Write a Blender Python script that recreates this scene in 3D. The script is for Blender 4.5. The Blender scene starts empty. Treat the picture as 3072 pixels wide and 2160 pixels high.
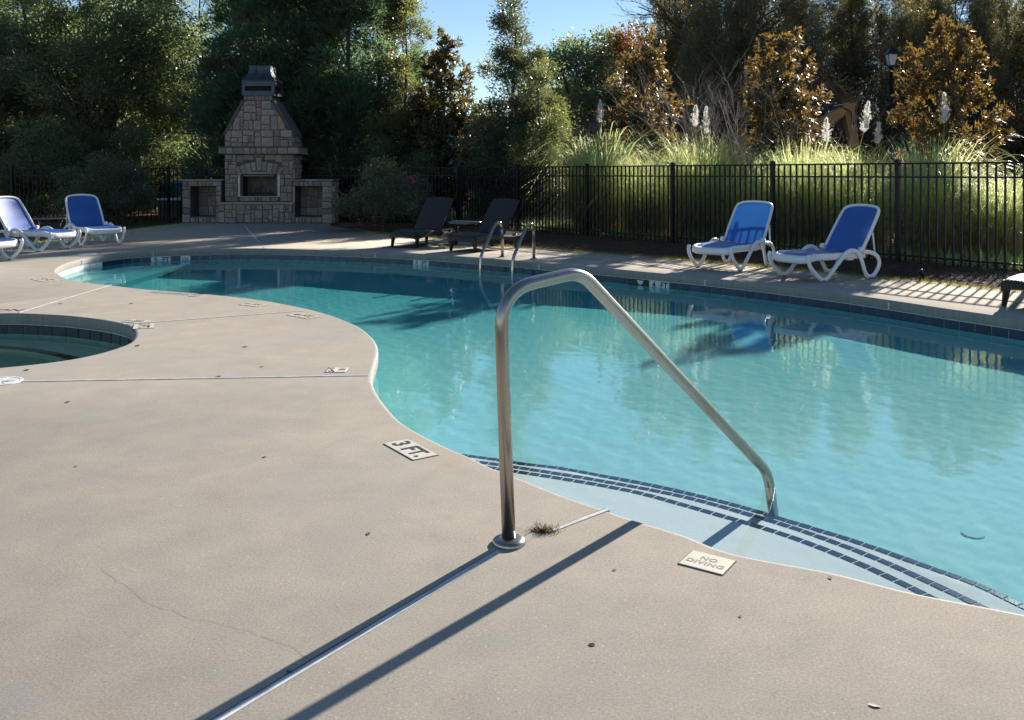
import bpy, bmesh, math, random
import numpy as np
from mathutils import Vector, Matrix
from mathutils.geometry import tessellate_polygon

SC = bpy.context.scene
COL = SC.collection
R = math.radians

# ------------------------------------------------------------------ camera, sky, sun, exposure
EYE = 1.30                      # camera height over the deck
FPX, HZ, CX = 2676.0, 520.5, 1536.0   # focal length, horizon row and centre column, in photograph pixels
cam_d = bpy.data.cameras.new('camera')
cam = bpy.data.objects.new('camera', cam_d)
COL.objects.link(cam)
cam.location = (0, 0, EYE)
cam.rotation_euler = (R(90), 0, 0)
cam_d.sensor_width = 36
cam_d.lens = FPX / 3072 * 36
cam_d.shift_y = -(1080 - HZ) / 3072
cam_d.clip_end = 2000
SC.camera = cam

SUN_EL, SUN_AZ = 20.5, 34.6
world = bpy.data.worlds.new('World')
SC.world = world
world.use_nodes = True
wn = world.node_tree.nodes
sky = wn.new('ShaderNodeTexSky')
sky.sky_type = 'NISHITA'
sky.sun_disc = False
sky.sun_elevation = R(SUN_EL)
sky.sun_rotation = R(SUN_AZ)
sky.air_density = 0.9
sky.dust_density = 0.0
sky.ozone_density = 2.2
wn['Background'].inputs[1].default_value = 0.059
world.node_tree.links.new(sky.outputs[0], wn['Background'].inputs[0])

sun_d = bpy.data.lights.new('sun', 'SUN')
sun_d.energy = 5.0
sun_d.angle = R(0.53)
sun_d.color = (1.0, 0.93, 0.83)
sun = bpy.data.objects.new('sun', sun_d)
COL.objects.link(sun)
SUNV = Vector((math.cos(R(SUN_EL)) * math.sin(R(SUN_AZ)), math.cos(R(SUN_EL)) * math.cos(R(SUN_AZ)), math.sin(R(SUN_EL))))
sun.rotation_euler = SUNV.to_track_quat('Z', 'Y').to_euler()
sun_d.cycles.is_caustics_light = True

SC.view_settings.view_transform = 'Standard'
SC.view_settings.look = 'None'
SC.view_settings.exposure = 1.25
SC.view_settings.gamma = 1
SC.view_settings.use_curve_mapping = False
SC.cycles.max_bounces = 10
SC.cycles.transparent_max_bounces = 12
SC.cycles.caustics_refractive = True
SC.cycles.caustics_reflective = False
SC.cycles.sample_clamp_indirect = 6
SC.cycles.use_denoising = True

# ------------------------------------------------------------------ helpers
rng = np.random.default_rng(7)
random.seed(7)
W_POOL = 0.18                   # the water stands this far under the deck


def G(sx, sy, z=0.0):
    """the point at height z seen at a pixel of the photograph"""
    Y = FPX * (EYE - z) / (sy - HZ)
    return Vector(((sx - CX) * Y / FPX, Y, z))


def U(sx, sy, depth, w=W_POOL):
    """the point under water seen at a pixel (bent at the surface)"""
    p = G(sx, sy, -w)
    d = p - Vector((0, 0, EYE))
    h = math.hypot(d.x, d.y)
    c = math.cos(math.atan2(-d.z, h)) / 1.333
    run = depth * c / math.sqrt(1 - c * c)
    return Vector((p.x + d.x / h * run, p.y + d.y / h * run, -w - depth))


def link(o, parent=None):
    COL.objects.link(o)
    if parent is not None:
        o.parent = parent
    return o


def thing(name, label, cat, loc=(0, 0, 0), rz=0.0, group=None):
    o = bpy.data.objects.new(name, None)
    o.empty_display_size = 0.1
    o.location = loc
    o.rotation_euler = (0, 0, rz)
    tag(o, label, cat, group)
    return link(o)


def tag(o, label=None, cat=None, group=None, kind=None):
    if label: o['label'] = label
    if cat: o['category'] = cat
    if group: o['group'] = group
    if kind: o['kind'] = kind
    return o


def dup(o, parent=None):
    c = o.copy()
    link(c, parent)
    for ch in list(o.children):
        dup(ch, c)
    return c


class MB:
    """collects shapes that become one mesh"""
    def __init__(s): s.v, s.f = [], []

    def poly(s, pts):
        b = len(s.v); s.v += [tuple(p) for p in pts]; s.f.append(tuple(range(b, b + len(pts)))); return s

    def box(s, lo, hi, M=None):
        x0, y0, z0 = lo; x1, y1, z1 = hi
        p = [(x0, y0, z0), (x1, y0, z0), (x1, y1, z0), (x0, y1, z0), (x0, y0, z1), (x1, y0, z1), (x1, y1, z1), (x0, y1, z1)]
        if M is not None: p = [tuple(M @ Vector(q)) for q in p]
        b = len(s.v); s.v += p
        s.f += [tuple(b + i for i in q) for q in ((0, 3, 2, 1), (4, 5, 6, 7), (0, 1, 5, 4), (1, 2, 6, 5), (2, 3, 7, 6), (3, 0, 4, 7))]
        return s

    def prism(s, outline, z0, z1):
        n = len(outline); b = len(s.v)
        s.v += [(p[0], p[1], z0) for p in outline] + [(p[0], p[1], z1) for p in outline]
        s.f.append(tuple(b + n + i for i in range(n)))
        s.f.append(tuple(b + n - 1 - i for i in range(n)))
        for i in range(n):
            j = (i + 1) % n
            s.f.append((b + i, b + j, b + n + j, b + n + i))
        return s

    def tube(s, path, rad, n=8, cap=True, flat=None, up=None):
        """a tube along a path; rad a number or one per point; flat squashes the section along its side vector"""
        P = [Vector(p) for p in path]
        m = len(P)
        rr = [rad] * m if not hasattr(rad, '__len__') else list(rad)
        b = len(s.v)
        prev = None
        for i, p in enumerate(P):
            t = (P[min(i + 1, m - 1)] - P[max(i - 1, 0)])
            t = t.normalized() if t.length > 1e-9 else Vector((0, 0, 1))
            if up is not None:
                a = Vector(up)
            elif prev is None:
                a = Vector((0, 0, 1)) if abs(t.z) < 0.9 else Vector((1, 0, 0))
            else:
                a = prev
            a = (a - t * a.dot(t)).normalized()
            prev = a
            c = t.cross(a)
            fa, fc = (1, 1) if flat is None else flat
            for k in range(n):
                th = 2 * math.pi * k / n
                q = p + a * (math.cos(th) * rr[i] * fa) + c * (math.sin(th) * rr[i] * fc)
                s.v.append((q.x, q.y, q.z))
        for i in range(m - 1):
            for k in range(n):
                k2 = (k + 1) % n
                s.f.append((b + i * n + k, b + i * n + k2, b + (i + 1) * n + k2, b + (i + 1) * n + k))
        if cap:
            s.f.append(tuple(b + n - 1 - k for k in range(n)))
            s.f.append(tuple(b + (m - 1) * n + k for k in range(n)))
        return s

    def lathe(s, prof, n=24, M=None):
        b = len(s.v)
        for r, z in prof:
            for k in range(n):
                th = 2 * math.pi * k / n
                q = Vector((r * math.cos(th), r * math.sin(th), z))
                if M is not None: q = M @ q
                s.v.append(tuple(q))
        for i in range(len(prof) - 1):
            for k in range(n):
                k2 = (k + 1) % n
                s.f.append((b + i * n + k, b + i * n + k2, b + (i + 1) * n + k2, b + (i + 1) * n + k))
        s.f.append(tuple(b + n - 1 - k for k in range(n)))
        s.f.append(tuple(b + (len(prof) - 1) * n + k for k in range(n)))
        return s

    def grid(s, fn, nu, nv):
        b = len(s.v)
        for i in range(nu + 1):
            for j in range(nv + 1):
                s.v.append(tuple(fn(i / nu, j / nv)))
        for i in range(nu):
            for j in range(nv):
                a = b + i * (nv + 1) + j
                s.f.append((a, a + nv + 1, a + nv + 2, a + 1))
        return s

    def mesh(s, name, mat=None, smooth=False):
        me = bpy.data.meshes.new(name)
        me.from_pydata(s.v, [], s.f)
        if smooth:
            me.polygons.foreach_set('use_smooth', [True] * len(me.polygons))
        if mat: me.materials.append(mat)
        return me

    def build(s, name, mat=None, parent=None, smooth=False, loc=None):
        o = bpy.data.objects.new(name, s.mesh(name, mat, smooth))
        if loc is not None: o.location = loc
        return link(o, parent)


def bevel(o, w, seg=2):
    m = o.modifiers.new('bevel', 'BEVEL')
    m.width = w; m.segments = seg; m.limit_method = 'ANGLE'; m.angle_limit = R(35)
    return o


def smooth_angle(o, deg=40):
    me = o.data
    me.polygons.foreach_set('use_smooth', [True] * len(me.polygons))
    try:
        me.set_sharp_from_angle(angle=R(deg))
    except Exception:
        pass
    return o


def np_mesh(name, V, F, mat=None, smooth=False):
    """mesh from numpy arrays; F is (n, 3) or (n, 4)"""
    me = bpy.data.meshes.new(name)
    V = np.ascontiguousarray(V, dtype=np.float32); F = np.ascontiguousarray(F, dtype=np.int32)
    n, k = F.shape
    me.vertices.add(len(V)); me.vertices.foreach_set('co', V.ravel())
    me.loops.add(n * k); me.loops.foreach_set('vertex_index', F.ravel())
    me.polygons.add(n)
    me.polygons.foreach_set('loop_start', np.arange(0, n * k, k, dtype=np.int32))
    if smooth:
        me.polygons.foreach_set('use_smooth', np.ones(n, dtype=bool))
    me.update(calc_edges=True)
    if mat: me.materials.append(mat)
    return me


def catmull(pts, per=8, closed=False):
    P = [Vector(p) for p in pts]
    n = len(P); out = []
    rng_i = range(n) if closed else range(n - 1)
    for i in rng_i:
        if closed:
            a, b, c, d = P[(i - 1) % n], P[i], P[(i + 1) % n], P[(i + 2) % n]
        else:
            a, b, c, d = P[max(i - 1, 0)], P[i], P[i + 1], P[min(i + 2, n - 1)]
        for k in range(per):
            t = k / per
            out.append(0.5 * ((2 * b) + (c - a) * t + (2 * a - 5 * b + 4 * c - d) * t * t + (3 * b - a - 3 * c + d) * t ** 3))
    if not closed: out.append(P[-1])
    return out


def resample(pts, step, closed=False):
    P = [Vector(p) for p in pts]
    if closed: P = P + [P[0]]
    L = [0]
    for a, b in zip(P, P[1:]): L.append(L[-1] + (b - a).length)
    n = max(2, round(L[-1] / step))
    out = []; j = 0
    for i in range(n + (0 if closed else 1)):
        d = L[-1] * i / n
        while j < len(L) - 2 and L[j + 1] < d: j += 1
        t = (d - L[j]) / max(1e-9, L[j + 1] - L[j])
        out.append(P[j].lerp(P[j + 1], t))
    return out


def offset(pts, d):
    """moves a closed 2D outline outwards (counter-clockwise outlines)"""
    n = len(pts); out = []
    for i in range(n):
        t = (pts[(i + 1) % n] - pts[i - 1]); t = Vector((t.x, t.y)).normalized()
        out.append(Vector((pts[i].x + t.y * d, pts[i].y - t.x * d, pts[i].z)))
    return out


def area2(pts): return sum(pts[i - 1].x * pts[i].y - pts[i].x * pts[i - 1].y for i in range(len(pts))) / 2


def inside(poly, X, Y):
    px = np.array([p.x for p in poly]); py = np.array([p.y for p in poly])
    r = np.zeros(X.shape, bool)
    for i in range(len(px)):
        x0, y0, x1, y1 = px[i - 1], py[i - 1], px[i], py[i]
        if y0 == y1: continue
        c = ((y0 > Y) != (y1 > Y)) & (X < (x1 - x0) * (Y - y0) / (y1 - y0) + x0)
        r ^= c
    return r


def fill(outer, holes, z):
    """flat sheet with holes"""
    loops = [[Vector((p.x, p.y, 0)) for p in outer]] + [[Vector((p.x, p.y, 0)) for p in h] for h in holes]
    tris = tessellate_polygon(loops)
    V = [(p.x, p.y, z) for l in loops for p in l]
    F = []
    for a, b, c in tris:
        n = (Vector(V[b]) - Vector(V[a])).cross(Vector(V[c]) - Vector(V[a])).z
        if abs(n) < 1e-10: continue
        F.append((a, b, c) if n > 0 else (a, c, b))
    return V, F


def text_mesh(body, size, mat, bold=0.02, align='CENTER', spacing=1.0):
    cu = bpy.data.curves.new('lettering', 'FONT')
    cu.body = body; cu.size = size; cu.align_x = align; cu.align_y = 'CENTER'
    cu.offset = bold * size; cu.resolution_u = 3; cu.space_line = 1.0; cu.space_character = spacing
    o = bpy.data.objects.new('lettering', cu)
    COL.objects.link(o)
    dg = bpy.context.evaluated_depsgraph_get()
    me = bpy.data.meshes.new_from_object(o.evaluated_get(dg))
    bpy.data.objects.remove(o)
    me.materials.clear(); me.materials.append(mat)
    return me


# ------------------------------------------------------------------ materials
class N:
    """short way to write a node material"""
    def __init__(s, name):
        s.m = bpy.data.materials.new(name); s.m.use_nodes = True
        s.t = s.m.node_tree; s.t.nodes.clear()
        s.out = s.t.nodes.new('ShaderNodeOutputMaterial')

    def n(s, typ, **kw):
        x = s.t.nodes.new('ShaderNode' + typ)
        for k, v in kw.items():
            if k.startswith('i_'): x.inputs[k[2:].replace('_', ' ')].default_value = v
            else: setattr(x, k, v)
        return x

    def l(s, a, b): s.t.links.new(a, b)

    def surf(s, sock): s.l(sock, s.out.inputs['Surface']); return s.m

    def obj(s, scale=(1, 1, 1)):
        c = s.n('TexCoord'); m = s.n('Mapping'); m.inputs['Scale'].default_value = scale
        s.l(c.outputs['Object'], m.inputs['Vector']); return m.outputs['Vector']

    def noise(s, vec, scale, detail=4, rough=0.55, dist=0.0):
        x = s.n('TexNoise'); x.inputs['Scale'].default_value = scale; x.inputs['Detail'].default_value = detail
        x.inputs['Roughness'].default_value = rough; x.inputs['Distortion'].default_value = dist
        if vec is not None: s.l(vec, x.inputs['Vector'])
        return x.outputs['Fac']

    def ramp(s, fac, stops):
        r = s.n('ValToRGB'); e = r.color_ramp.elements
        while len(e) < len(stops): e.new(0.5)
        for el, (p, c) in zip(e, stops):
            el.position = p; el.color = (*c, 1) if len(c) == 3 else c
        s.l(fac, r.inputs['Fac']); return r.outputs['Color']

    def mixc(s, fac, a, b, mode='MIX'):
        x = s.n('MixRGB', blend_type=mode)
        for sock, v in ((x.inputs['Fac'], fac), (x.inputs['Color1'], a), (x.inputs['Color2'], b)):
            if hasattr(v, 'is_linked'): s.l(v, sock)
            elif hasattr(v, '__len__'): sock.default_value = (*v, 1)
            else: sock.default_value = v
        return x.outputs['Color']

    def bump(s, height, strength=0.3, dist=0.01, normal=None):
        b = s.n('Bump'); b.inputs['Strength'].default_value = strength; b.inputs['Distance'].default_value = dist
        s.l(height, b.inputs['Height'])
        if normal is not None: s.l(normal, b.inputs['Normal'])
        return b.outputs['Normal']

    def bsdf(s, color, rough=0.6, metal=0.0, spec=0.5, normal=None, coat=0.0):
        p = s.n('BsdfPrincipled')
        for k, v in (('Base Color', color), ('Roughness', rough), ('Metallic', metal), ('Specular IOR Level', spec), ('Coat Weight', coat)):
            if hasattr(v, 'is_linked'): s.l(v, p.inputs[k])
            elif hasattr(v, '__len__'): p.inputs[k].default_value = (*v, 1)
            else: p.inputs[k].default_value = v
        if normal is not None: s.l(normal, p.inputs['Normal'])
        return p.outputs[0]


def simple(name, color, rough=0.5, metal=0.0, spec=0.5, var=0.12, scale=8.0, bump=0.0, bscale=60):
    m = N(name); v = m.obj()
    f = m.noise(v, scale, 5)
    c = m.ramp(f, [(0.3, tuple(x * (1 - var) for x in color)), (0.7, tuple(min(1, x * (1 + var)) for x in color))])
    nr = m.bump(m.noise(v, bscale, 3), bump, 0.004) if bump else None
    return m.surf(m.bsdf(c, rough, metal, spec, nr))


M = {}


def mat_deck():
    m = N('concrete'); v = m.obj()
    big = m.noise(v, 0.9, 6, 0.6, 0.3)
    mid = m.noise(v, 4.0, 6, 0.62, 0.2)
    fine = m.noise(v, 160.0, 3, 0.7)
    sand = m.noise(v, 420.0, 2, 0.8)
    base = m.ramp(big, [(0.30, (0.225, 0.212, 0.196)), (0.50, (0.285, 0.255, 0.219)), (0.70, (0.335, 0.294, 0.246))])
    base = m.mixc(0.55, base, m.ramp(mid, [(0.28, (0.205, 0.192, 0.176)), (0.72, (0.36, 0.318, 0.266))]))
    base = m.mixc(m.ramp(m.noise(v, 1.7, 3, 0.5, 0.4), [(0.58, (0, 0, 0)), (0.80, (0.5, 0.5, 0.5))]), base, (0.30, 0.205, 0.135))
    base = m.mixc(m.ramp(m.noise(v, 2.3, 4, 0.6, 0.8), [(0.58, (0, 0, 0)), (0.80, (0.5, 0.5, 0.5))]), base, (0.20, 0.215, 0.213))
    base = m.mixc(0.36, base, m.ramp(m.noise(v, 130.0, 3, 0.85), [(0.30, (0.10, 0.09, 0.08)), (0.50, (0.29, 0.262, 0.228)), (0.70, (0.50, 0.465, 0.415))]))
    base = m.mixc(m.ramp(m.noise(v, 170, 1, 0.6), [(0.68, (0, 0, 0)), (0.74, (0.55, 0.55, 0.55))]), base, (0.105, 0.093, 0.08))
    w = m.n('TexWhiteNoise'); vs = m.n('Mapping'); vs.inputs['Scale'].default_value = (190, 190, 190); m.l(v, vs.inputs['Vector'])
    fl = m.n('VectorMath', operation='FLOOR'); m.l(vs.outputs[0], fl.inputs[0]); m.l(fl.outputs[0], w.inputs['Vector'])
    base = m.mixc(m.ramp(w.outputs['Value'], [(0.9982, (0, 0, 0)), (0.9988, (0.6, 0.6, 0.6))]), base, (0.50, 0.48, 0.44))
    base = m.mixc(m.ramp(m.noise(v, 0.55, 5, 0.65, 0.5), [(0.50, (0, 0, 0)), (0.72, (0.55, 0.55, 0.55))]), base, (0.235, 0.238, 0.232))
    base = m.mixc(m.ramp(m.noise(v, 9.0, 4, 0.7, 0.4), [(0.60, (0, 0, 0)), (0.74, (0.28, 0.28, 0.28))]), base, (0.20, 0.18, 0.155))
    base = m.mixc(m.ramp(m.noise(v, 85, 1, 0.5), [(0.73, (0, 0, 0)), (0.77, (0.45, 0.45, 0.45))]), base, (0.10, 0.088, 0.075))
    base = m.mixc(1.0, base, (1.385, 1.36, 1.30), 'MULTIPLY')
    h = m.mixc(0.5, fine, sand)
    nr = m.bump(sand, 0.06, 0.001)
    return m.surf(m.bsdf(base, 1.0, 0, 0.03, nr))


def mat_coping():
    """the poured rim: the same concrete, greyer and streaked by splash water"""
    m = N('coping_concrete'); v = m.obj()
    s = m.n('Mapping'); s.inputs['Scale'].default_value = (30, 30, 3)
    m.l(v, s.inputs['Vector'])
    st = m.noise(s.outputs['Vector'], 1.0, 4, 0.6)
    c = m.ramp(st, [(0.3, (0.20, 0.20, 0.175)), (0.55, (0.27, 0.262, 0.235)), (0.75, (0.36, 0.35, 0.315))])
    c = m.mixc(0.4, c, m.ramp(m.noise(v, 120, 3, 0.7), [(0.3, (0.18, 0.165, 0.145)), (0.7, (0.33, 0.30, 0.265))]))
    return m.surf(m.bsdf(c, 0.8, 0, 0.35, m.bump(m.noise(v, 180, 3), 0.25, 0.003)))


def mat_plaster(name, a, b, far=None):
    """quartz pool finish; the far colour imitates light absorbed in deeper water"""
    m = N(name); v = m.obj()
    c = m.ramp(m.noise(v, 1.6, 6, 0.6, 0.3), [(0.3, a), (0.7, b)])
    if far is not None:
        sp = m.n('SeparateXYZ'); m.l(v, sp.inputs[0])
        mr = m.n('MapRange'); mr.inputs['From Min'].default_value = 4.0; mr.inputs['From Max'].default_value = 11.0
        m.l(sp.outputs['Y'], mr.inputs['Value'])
        c = m.mixc(mr.outputs[0], c, far)  # deep-end aqua painted in for light the water would absorb
    c = m.mixc(m.ramp(m.noise(v, 70, 3, 0.7), [(0.35, (0, 0, 0)), (0.75, (0.35, 0.35, 0.35))]), c, tuple(x * 0.72 for x in a))
    return m.surf(m.bsdf(c, 0.7, 0, 0.3))


def mat_water(name, tint, bump_s=0.25):
    m = N(name); v = m.obj()
    a = m.n('Mapping'); a.inputs['Scale'].default_value = (1.0, 1.25, 1.0); a.inputs['Rotation'].default_value = (0, 0, 0.5)
    m.l(v, a.inputs['Vector'])
    n1 = m.noise(a.outputs['Vector'], 7.0, 2, 0.5, 0.4)
    n2 = m.noise(a.outputs['Vector'], 24.0, 3, 0.6, 0.4)
    nr = m.bump(n1, bump_s, 0.012)
    nr = m.bump(n2, bump_s * 0.45, 0.006, nr)
    g = m.n('BsdfGlass'); g.inputs['IOR'].default_value = 1.333; g.inputs['Roughness'].default_value = 0.0
    g.inputs['Color'].default_value = (*tint, 1)
    m.l(nr, g.inputs['Normal'])
    return m.surf(g.outputs[0])


def mat_leaf(name, dark, light, trans, tw=0.35, rough=0.32, under=None, spec=0.5):
    m = N(name)
    geo = m.n('NewGeometry'); oi = m.n('ObjectInfo')
    c = m.ramp(geo.outputs['Random Per Island'], [(0.0, dark), (1.0, light)])
    c = m.mixc(0.25, c, m.ramp(m.noise(m.obj(), 0.9, 2), [(0.35, tuple(x * 0.6 for x in dark)), (0.65, tuple(x * 1.2 for x in light))]))
    if under is not None:
        u = m.ramp(geo.outputs['Random Per Island'], [(0.0, tuple(x * 0.6 for x in under)), (1.0, tuple(x * 1.35 for x in under))])
        c = m.mixc(geo.outputs['Backfacing'], c, u)
    p = m.bsdf(c, rough, 0, spec)
    t = m.n('BsdfTranslucent'); t.inputs['Color'].default_value = (*trans, 1)
    mx = m.n('MixShader'); mx.inputs['Fac'].default_value = tw
    m.l(p, mx.inputs[1]); m.l(t.outputs[0], mx.inputs[2])
    return m.surf(mx.outputs[0])


def mat_stone():
    m = N('fieldstone'); v = m.obj()
    oi = m.n('ObjectInfo')
    base = m.ramp(oi.outputs['Random'], [(0.0, (0.180, 0.148, 0.119)), (0.18, (0.456, 0.381, 0.286)), (0.36, (0.307, 0.262, 0.211)),
                                         (0.52, (0.530, 0.436, 0.326)), (0.66, (0.265, 0.183, 0.150)), (0.78, (0.509, 0.346, 0.194)), (0.9, (0.403, 0.351, 0.290)), (1.0, (0.159, 0.134, 0.110))])
    c = m.mixc(m.ramp(m.noise(v, 7, 6, 0.65), [(0.35, (0, 0, 0)), (0.7, (0.55, 0.55, 0.55))]), base, (0.11, 0.10, 0.09))
    c = m.mixc(0.3, c, m.ramp(m.noise(v, 40, 4, 0.7), [(0.3, (0.11, 0.10, 0.09)), (0.7, (0.36, 0.32, 0.27))]))
    return m.surf(m.bsdf(c, 0.85, 0, 0.3, m.bump(m.noise(v, 22, 6, 0.7), 0.6, 0.02)))


def mat_steel(name='brushed_steel', rough=0.25):
    m = N(name); v = m.obj((1, 1, 1))
    s = m.n('Mapping'); s.inputs['Scale'].default_value = (60, 60, 2.5); m.l(v, s.inputs['Vector'])
    f = m.noise(s.outputs['Vector'], 3, 4, 0.7)
    c = m.ramp(f, [(0.3, (0.36, 0.33, 0.29)), (0.7, (0.42, 0.39, 0.345))])
    c = m.mixc(m.ramp(m.noise(v, 5, 4), [(0.55, (0, 0, 0)), (0.75, (0.5, 0.5, 0.5))]), c, (0.33, 0.27, 0.19))
    r = m.ramp(f, [(0.3, (rough * 0.92,) * 3), (0.7, (rough * 1.12,) * 3)])
    return m.surf(m.bsdf(c, r, 1.0, 0.5))


def mat_sling():
    m = N('blue_sling'); v = m.obj()
    w1 = m.n('TexWave', wave_type='BANDS', bands_direction='X'); w1.inputs['Scale'].default_value = 90
    w2 = m.n('TexWave', wave_type='BANDS', bands_direction='Y'); w2.inputs['Scale'].default_value = 90
    m.l(v, w1.inputs['Vector']); m.l(v, w2.inputs['Vector'])
    h = m.mixc(0.5, w1.outputs['Fac'], w2.outputs['Fac'])
    c = m.ramp(m.noise(v, 2.2, 5, 0.6), [(0.3, (0.002, 0.066, 0.285)), (0.7, (0.007, 0.102, 0.43))])
    p = m.bsdf(c, 0.48, 0, 1.0, m.bump(h, 0.15, 0.001))
    t = m.n('BsdfTranslucent'); t.inputs['Color'].default_value = (0.04, 0.22, 0.70, 1)
    mx = m.n('MixShader'); mx.inputs['Fac'].default_value = 0.16
    m.l(p, mx.inputs[1]); m.l(t.outputs[0], mx.inputs[2])
    return m.surf(mx.outputs[0])


def mat_wicker():
    m = N('dark_wicker'); v = m.obj()
    w1 = m.n('TexWave', wave_type='BANDS', bands_direction='Y'); w1.inputs['Scale'].default_value = 9
    w2 = m.n('TexWave', wave_type='BANDS', bands_direction='X'); w2.inputs['Scale'].default_value = 22
    m.l(v, w1.inputs['Vector']); m.l(v, w2.inputs['Vector'])
    h = m.mixc(0.5, w1.outputs['Fac'], w2.outputs['Fac'], 'MULTIPLY')
    c = m.ramp(h, [(0.1, (0.010, 0.009, 0.010)), (0.8, (0.040, 0.035, 0.034))])
    return m.surf(m.bsdf(c, 0.6, 0, 0.4, m.bump(h, 0.8, 0.006)))


def mat_tile(name, a, b, rough=0.12):
    m = N(name); v = m.obj(); oi = m.n('ObjectInfo')
    c = m.ramp(m.noise(v, 14, 5, 0.65, 0.6), [(0.3, a), (0.7, b)])
    c = m.mixc(0.5, c, m.ramp(oi.outputs['Random'], [(0, a), (1, b)]))
    return m.surf(m.bsdf(c, rough, 0, 0.5, m.bump(m.noise(v, 30, 3), 0.1, 0.003)))


def mat_ground():
    m = N('clay_soil'); v = m.obj()
    c = m.ramp(m.noise(v, 0.35, 7, 0.65), [(0.3, (0.10, 0.055, 0.03)), (0.5, (0.23, 0.10, 0.05)), (0.7, (0.36, 0.17, 0.09))])
    c = m.mixc(m.ramp(m.noise(v, 0.15, 5, 0.6), [(0.5, (0, 0, 0)), (0.65, (0.7, 0.7, 0.7))]), c, (0.06, 0.065, 0.025))
    return m.surf(m.bsdf(c, 0.95, 0, 0.2, m.bump(m.noise(v, 9, 6, 0.7), 0.7, 0.05)))


def mat_mulch():
    m = N('pine_straw'); v = m.obj()
    c = m.ramp(m.noise(v, 25, 6, 0.75, 1.0), [(0.3, (0.022, 0.013, 0.008)), (0.55, (0.06, 0.035, 0.022)), (0.75, (0.15, 0.09, 0.055))])
    return m.surf(m.bsdf(c, 0.9, 0, 0.2, m.bump(m.noise(v, 30, 6, 0.75, 1.0), 1.0, 0.04)))


M['deck'] = mat_deck()
M['coping'] = mat_coping()
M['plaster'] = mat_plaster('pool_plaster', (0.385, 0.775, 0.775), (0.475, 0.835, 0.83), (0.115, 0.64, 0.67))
M['step_plaster'] = mat_plaster('step_plaster', (0.76, 0.78, 0.80), (0.82, 0.84, 0.85))
M['spa_plaster'] = mat_plaster('spa_plaster', (0.62, 0.74, 0.66), (0.70, 0.80, 0.72))
M['water'] = mat_water('pool_water', (0.87, 0.968, 0.972), 0.05)
M['spa_water'] = mat_water('spa_water', (0.76, 0.94, 0.85), 0.04)
M['tile'] = mat_tile('navy_tile', (0.008, 0.018, 0.045), (0.030, 0.055, 0.105))
M['spa_tile'] = mat_tile('charcoal_tile', (0.012, 0.016, 0.022), (0.040, 0.045, 0.055))
M['nosing'] = mat_tile('slate_blue_tile', (0.018, 0.026, 0.06), (0.035, 0.048, 0.095))
M['white_tile'] = mat_tile('white_tile', (0.52, 0.55, 0.58), (0.70, 0.72, 0.74))
M['grout'] = simple('grout', (0.50, 0.52, 0.52), 0.8)
M['grout_line'] = simple('pale_grout', (0.66, 0.67, 0.64), 0.8, var=0.15, scale=30)
M['cream_tile'] = simple('cream_tile', (0.66, 0.60, 0.47), 0.35, var=0.06, scale=20)
M['white_marker'] = simple('white_marker_tile', (0.62, 0.66, 0.66), 0.25, var=0.05)
M['ink'] = simple('dark_ink', (0.03, 0.035, 0.055), 0.5)
M['grey_ink'] = simple('grey_ink', (0.11, 0.115, 0.135), 0.6, var=0.25, scale=60)
M['blue_ink'] = simple('faded_blue_paint', (0.16, 0.17, 0.28), 0.7, var=0.3, scale=30)
M['strip'] = simple('white_vinyl', (0.55, 0.55, 0.54), 0.9, spec=0.05, var=0.22, scale=14)
M['dirt'] = simple('dirt', (0.035, 0.026, 0.018), 0.95, var=0.4, scale=40)
M['steel'] = mat_steel()
M['chrome'] = mat_steel('polished_steel', 0.14)
M['white_resin'] = simple('white_resin', (0.74, 0.74, 0.75), 0.38, var=0.05, scale=6)
M['grey_rubber'] = simple('grey_foot', (0.22, 0.22, 0.24), 0.6)
M['sling'] = mat_sling()
M['wicker'] = mat_wicker()
M['black_metal'] = simple('black_powder_coat', (0.005, 0.006, 0.008), 0.45, spec=0.3, var=0.2)
M['stone'] = mat_stone()
M['mortar'] = simple('mortar', (0.09, 0.082, 0.075), 0.95, var=0.3, scale=14, bump=0.5)
M['copper'] = simple('dark_zinc', (0.055, 0.065, 0.085), 0.42, 0.65, var=0.25, scale=6)
M['soot'] = simple('soot', (0.012, 0.011, 0.011), 0.95, var=0.4)
M['firebrick'] = simple('firebrick', (0.13, 0.115, 0.10), 0.9, var=0.45, scale=5, bump=0.3, bscale=30)
M['ground'] = mat_ground()
M['mulch'] = mat_mulch()
M['clay'] = simple('red_clay', (0.40, 0.17, 0.075), 0.95, var=0.35, scale=1.2, bump=0.8, bscale=6)
M['bark'] = simple('bark', (0.075, 0.058, 0.045), 0.95, var=0.4, scale=12, bump=0.8, bscale=25)
M['pine_bark'] = simple('pine_bark', (0.085, 0.058, 0.042), 0.95, var=0.4, scale=6, bump=0.8, bscale=14)
M['pale_bark'] = simple('pale_bark', (0.30, 0.265, 0.23), 0.9, var=0.3, scale=10)
M['holly'] = mat_leaf('evergreen_leaf', (0.052, 0.082, 0.056), (0.125, 0.160, 0.105), (0.36, 0.47, 0.16), 0.38, 0.43)
M['cypress'] = mat_leaf('cypress_spray', (0.046, 0.080, 0.066), (0.092, 0.138, 0.106), (0.22, 0.36, 0.14), 0.40, 0.45)
M['light_leaf'] = mat_leaf('pale_leaf', (0.055, 0.075, 0.034), (0.12, 0.14, 0.07), (0.38, 0.42, 0.12), 0.38, 0.40)
M['magnolia'] = mat_leaf('magnolia_leaf', (0.034, 0.054, 0.024), (0.075, 0.098, 0.042), (0.44, 0.27, 0.06), 0.28, 0.48, under=(0.118, 0.074, 0.030))
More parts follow.
